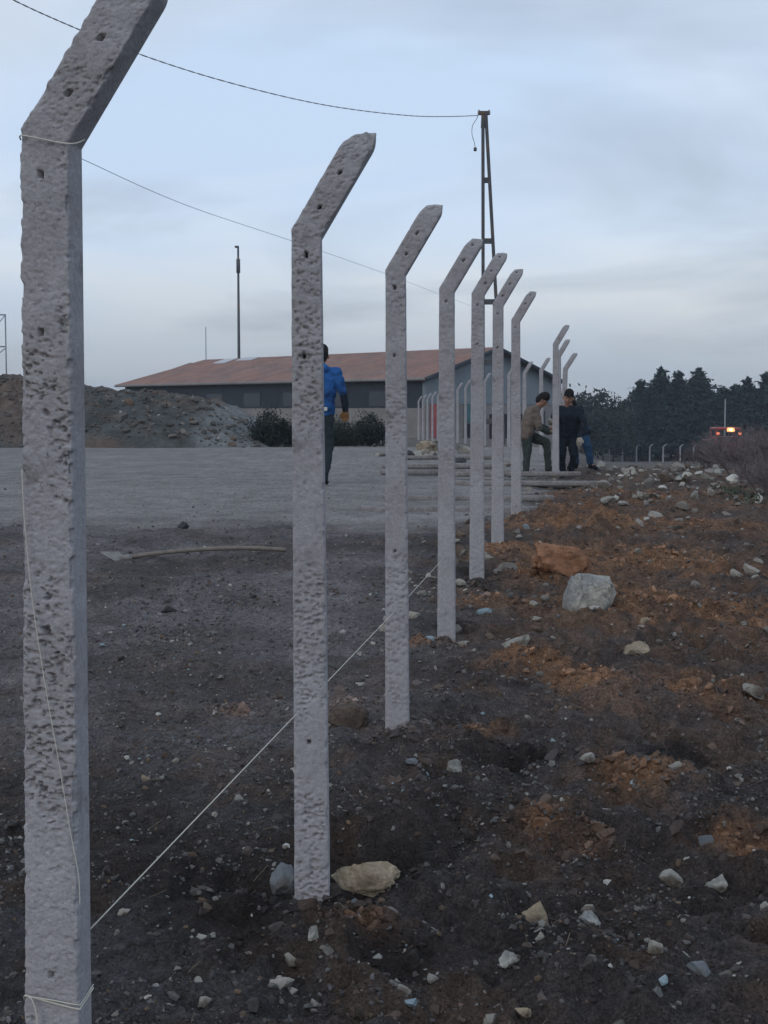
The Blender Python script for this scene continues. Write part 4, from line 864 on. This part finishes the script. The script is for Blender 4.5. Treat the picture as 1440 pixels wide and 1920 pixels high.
# ------------------------------------------------------------------ people
M['skin'] = mat('skin', (.30, .17, .12), .6, .3, noise=[(12, .08)]); M['hair'] = mat('dark_hair', (.012, .011, .012), .8, .2); M['eye'] = mat('eye', (.01, .01, .01), .3, .5)
def cloth(name, c, **k): return mat(name, c, .9, .15, noise=[(9, .16), (40, .08)], bump=[(16, .35, .03)], **k)
M['jblue'] = cloth('blue_jacket', (.022, .095, .28), tint=((.012, .045, .14), 5, .46, .6)); M['navy'] = cloth('navy_cloth', (.016, .022, .032)); M['tdark'] = cloth('dark_trousers', (.022, .030, .036)); M['beige'] = cloth('beige_sweater', (.135, .11, .095)); M['olive'] = cloth('olive_cloth', (.040, .050, .048))
M['jeans'] = cloth('jeans', (.025, .06, .12)); M['glovew'] = cloth('white_glove', (.34, .31, .27)); M['gloveo'] = cloth('orange_glove', (.15, .08, .035)); M['shoe'] = cloth('dark_shoe', (.012, .012, .015)); M['paper'] = mat('pale_patch', (.5, .5, .48), .8)
def blob(name, caps, m, parent, vox=.011, it=6, wr=0.0):
    bm = bmesh.new()
    for c in caps: capsule(bm, *c)
    o = bm_obj(name, bm, m, parent, True); rm = o.modifiers.new('fuse', 'REMESH'); rm.mode = 'VOXEL'; rm.voxel_size = vox; rm.use_smooth_shade = True
    s = o.modifiers.new('soften', 'SMOOTH'); s.factor = .5; s.iterations = it
    if wr:
        t = bpy.data.textures.new('folds', 'CLOUDS'); t.noise_scale = .085; t.noise_depth = 2; d = o.modifiers.new('folds', 'DISPLACE'); d.texture = t; d.strength = wr; d.mid_level = .5; d.texture_coords = 'LOCAL'
    return o
def V3(p): return Vector(p)
def person(loc, J, face, label, jacket, trousers, sleeve=None, hat=None, hood=False, glove=None, hair=True):
    """J: joints in metres from the person's ground point; x to the right of the picture, y away from the camera"""
    J = {k: V3(v) for k, v in J.items()}; f = V3(face).normalized()
    hd = J['head']; nk = J['neck']; up = (hd - nk).normalized(); f = (f - up * f.dot(up)).normalized(); sd = f.cross(up)
    sh = (J['shR'] - J['shL']); shn = sh.normalized(); pc, ch = J['pelvis'], J['chest']
    caps = [(pc - shn * .07, .105, ch - shn * .085, .115), (pc + shn * .07, .105, ch + shn * .085, .115), (pc, .12, ch, .125), (J['shL'], .062, J['shR'], .062), (ch, .10, nk, .055), (nk, .052, hd - up * .06, .055),
            (hd - up * .045 + f * .012, .072, hd + up * .045 - f * .012, .088), (hd - up * .095 + f * .045, .032, hd - up * .06 + f * .03, .05), (hd + f * .088 - up * .01, .012, hd + f * .105 - up * .035, .015),
            (hd + sd * .086 - up * .01, .016, hd + sd * .084 - up * .035, .013), (hd - sd * .086 - up * .01, .016, hd - sd * .084 - up * .035, .013)]
    hands = []
    for s in 'LR':
        caps += [(J['sh' + s], .056, J['el' + s], .042), (J['el' + s], .042, J['wr' + s], .028), (J['hip' + s], .088, J['kn' + s], .058), (J['kn' + s], .056, J['an' + s], .038), (J['an' + s] - V3((0, 0, .02)), .038, J['toe' + s], .030)]
        d = (J['wr' + s] - J['el' + s]).normalized(); hdv = (J['hd' + s] - J['wr' + s]).normalized() if 'hd' + s in J else d
        w = hdv.orthogonal().normalized() if abs(hdv.dot(f)) > .9 else hdv.cross(f).normalized(); n = hdv.cross(w); p = J['wr' + s]; H_ = []
        H_.append((p + hdv * .01 - w * .015, .020, p + hdv * .085 - w * .025, .018)); H_.append((p + hdv * .01 + w * .015, .020, p + hdv * .085 + w * .025, .018))
        for k, (o_, L) in enumerate(((-.034, .060), (-.012, .072), (.011, .068), (.033, .052))):
            a = p + hdv * .085 + w * o_; b_ = a + hdv * L * .5 + n * .010; H_ += [(a, .0095, b_, .009), (b_, .009, b_ + hdv * L * .38 + n * .030, .0078)]
        t0 = p + hdv * .03 - w * .03; t1 = t0 + hdv * .035 - w * .032 + n * .012; H_ += [(t0, .011, t1, .010), (t1, .010, t1 + hdv * .032 - w * .004 + n * .012, .0085)]
        caps += H_; hands.append(H_)
    body = blob('person', caps, M['skin'], None, .008, 3); body.location = loc; tag(body, label, 'person')
    for s_ in (-1, 1):
        bm = bmesh.new(); bmesh.ops.create_uvsphere(bm, u_segments=8, v_segments=6, radius=.010, matrix=Matrix.Translation(hd + f * .078 + sd * s_ * .032 + up * .012)); bm_obj('eye', bm, M['eye'], body, True)
    if hair: blob('hair', [(hd + up * .01 - f * .028, .092, hd + up * .055 - f * .008, .088), (hd - up * .05 - f * .045, .062, hd - f * .03, .085)], M['hair'], body, .010, 4)
    if hat: blob('hat', [(hd + up * .03 - f * .022, .097, hd + up * .066 - f * .010, .086), (hd - up * .03 - f * .045, .076, hd + up * .03 - f * .03, .090)] + ([(hd + up * .052 + f * .075 - sd * .03, .016, hd + up * .052 + f * .075 + sd * .03, .016), (hd + up * .045 + f * .115 - sd * .02, .012, hd + up * .045 + f * .115 + sd * .02, .012)] if hat[1] else []), hat[0], body, .011, 4)
    tc_ = [(pc - shn * .08 - V3((0, 0, .02)), .125, ch - shn * .09, .135), (pc + shn * .08 - V3((0, 0, .02)), .125, ch + shn * .09, .135), (pc, .14, ch, .145), (J['shL'], .082, J['shR'], .082), (ch, .115, nk - up * .02, .072)]
    if hood: tc_ += [(nk - up * .005 - f * .06 - sd * .06, .055, nk - up * .005 - f * .06 + sd * .06, .055), (nk + up * .02 - f * .05 - sd * .035, .06, nk + up * .02 - f * .05 + sd * .035, .06)]
    for s in 'LR': tc_ += [(J['sh' + s], .078, J['el' + s], .060)] + ([(J['el' + s], .060, J['wr' + s], .044)] if sleeve is None else [])
    blob('jacket', tc_, jacket, body, .012, 4, .045)
    if sleeve is not None:
        for s in 'LR': blob('sleeve', [(J['el' + s], .060, J['wr' + s], .046)], sleeve, body, .012, 4, .018)
    tt = [(pc - shn * .075, .118, pc + shn * .075, .118)]
    for s in 'LR': tt += [(pc + (J['hip' + s] - pc) * .9, .110, J['kn' + s], .076), (J['kn' + s], .076, J['an' + s] + V3((0, 0, .01)), .058)]
    blob('trousers', tt, trousers, body, .012, 4, .036)
    for s in 'LR': blob('shoe', [(J['an' + s] - V3((0, 0, .035)), .047, J['toe' + s], .036), (J['an' + s] - V3((0, 0, .05)), .05, J['an' + s] + V3((0, 0, .03)), .052)], M['shoe'], body, .011, 3)
    if glove is not None:
        for H_ in hands: blob('glove', [(a, r0 + .006, b_, r1 + .006) for a, r0, b_, r1 in H_] + [(H_[0][0] * .5 + H_[1][0] * .5, .036, H_[0][2] * .5 + H_[1][2] * .5, .034)], glove, body, .009, 3)
    return body
def foot(px, py, Y):
    q = at(px, py, Y); return (q.x, Y, float(H([q.x], [Y])[0]) + .0)
# walking away across the yard
A_ = person(foot(600, 893, 19.2), dict(head=(.03, .02, 1.69), neck=(.02, 0, 1.51), chest=(0, 0, 1.33), pelvis=(0, 0, .99), shL=(-.19, .0, 1.455), shR=(.215, .0, 1.455), elL=(-.27, -.04, 1.19), elR=(.31, -.03, 1.20), wrL=(-.27, .06, .97), wrR=(.335, .04, .98), hdR=(.335, .05, .80), hdL=(-.27, .08, .8),
     hipL=(-.10, 0, .93), hipR=(.10, 0, .93), knL=(-.13, .14, .52), knR=(.115, -.02, .50), anL=(-.14, .10, .12), anR=(.065, -.20, .11), toeL=(-.15, .26, .045), toeR=(.085, -.06, .040)), (0.1, 1, -.05),
     'person in a bright blue hooded jacket walking away, half hidden by a post', M['jblue'], M['tdark'], sleeve=M['navy'], hat=(M['hair'], False), hood=True, glove=M['gloveo'])
A_.scale = (1.06,) * 3
bm = bmesh.new(); bbox_(bm, .055, .105, -.175, -.160, .965, 1.015, .006); bm_obj('white_patch', bm, M['paper'], A_)
# bending to the post in a beige sweater
B_ = person(foot(1004, 893, 21.3), dict(head=(.115, -.02, 1.285), neck=(.02, 0, 1.17), chest=(-.07, 0, 1.02), pelvis=(-.17, 0, .73), shL=(-.01, .18, 1.12), shR=(-.03, -.18, 1.11), elL=(.08, .20, .86), elR=(.03, -.22, .83), wrL=(.21, .10, .80), wrR=(.20, -.10, .745), hdL=(.33, .03, .83), hdR=(.33, -.05, .74),
     hipL=(-.15, .09, .69), hipR=(-.15, -.09, .69), knL=(.19, .13, .58), knR=(-.15, -.10, .42), anL=(.23, .13, .12), anR=(-.17, -.10, .11), toeL=(.39, .12, .04), toeR=(-.02, -.12, .04)), (1, -.25, -.75),
     'person in a beige sweater bending forward to hold the fence post', M['beige'], M['olive'], sleeve=M['olive'], hat=(M['hair'], False))
B_.scale = (.92,) * 3
# dark clothes, facing the camera, hands on the posts
C_ = person(foot(1062, 893, 22.0), dict(head=(.015, -.07, 1.37), neck=(.0, -.01, 1.21), chest=(.01, .0, 1.05), pelvis=(.01, .05, .76), shL=(.21, -.0, 1.15), shR=(-.18, -.02, 1.15), elL=(.27, -.10, .90), elR=(-.24, -.16, .98), wrL=(.19, -.20, .70), wrR=(-.23, -.28, .93), hdL=(.17, -.26, .55), hdR=(-.30, -.34, .95),
     hipL=(.09, .05, .71), hipR=(-.08, .05, .71), knL=(.12, -.05, .40), knR=(-.09, -.04, .40), anL=(.09, .05, .11), anR=(-.06, .03, .11), toeL=(.13, -.09, .04), toeR=(-.08, -.11, .04)), (-.25, -1, -.3),
     'person in dark clothes and dark cap facing the camera beside the held post', M['navy'], M['navy'], hat=(M['hair'], True), glove=M['glovew'])
C_.scale = (.93,) * 3
# stooping behind, in jeans
D_ = person(foot(1092, 888, 23.6), dict(head=(-.22, .05, 1.12), neck=(-.17, .05, .98), chest=(-.13, .05, .90), pelvis=(.0, .02, .68), shL=(-.15, -.12, .95), shR=(-.17, .22, .96), elL=(-.16, -.16, .68), elR=(-.20, .24, .68), wrL=(-.13, -.12, .48), wrR=(-.22, .16, .48),
     hipL=(.0, -.07, .62), hipR=(-.0, .10, .62), knL=(.06, -.10, .42), knR=(-.12, .14, .40), anL=(.13, -.06, .11), anR=(-.10, .12, .11), toeL=(.20, -.18, .04), toeR=(-.22, .10, .04)), (-1, -.2, -.4),
     'person in blue jeans stooping behind the dark clad man', M['navy'], M['jeans'], hat=(M['hair'], False), glove=M['glovew'])

# ------------------------------------------------------------------ air: thin blue dusk haze and smoke
hm = bpy.data.materials.new('haze'); hm.use_nodes = True; t = hm.node_tree; t.nodes.clear()
ho = t.nodes.new('ShaderNodeOutputMaterial'); hv = t.nodes.new('ShaderNodeVolumePrincipled'); hv.inputs['Color'].default_value = (.72, .82, .95, 1); hv.inputs['Density'].default_value = .0005; hv.inputs['Anisotropy'].default_value = .0
t.links.new(hv.outputs[0], ho.inputs['Volume'])
bm = bmesh.new(); bbox_(bm, -760, 760, -340, 980, -8, 18.5); o = bm_obj('haze', bm, hm); tag(o, kind='stuff')
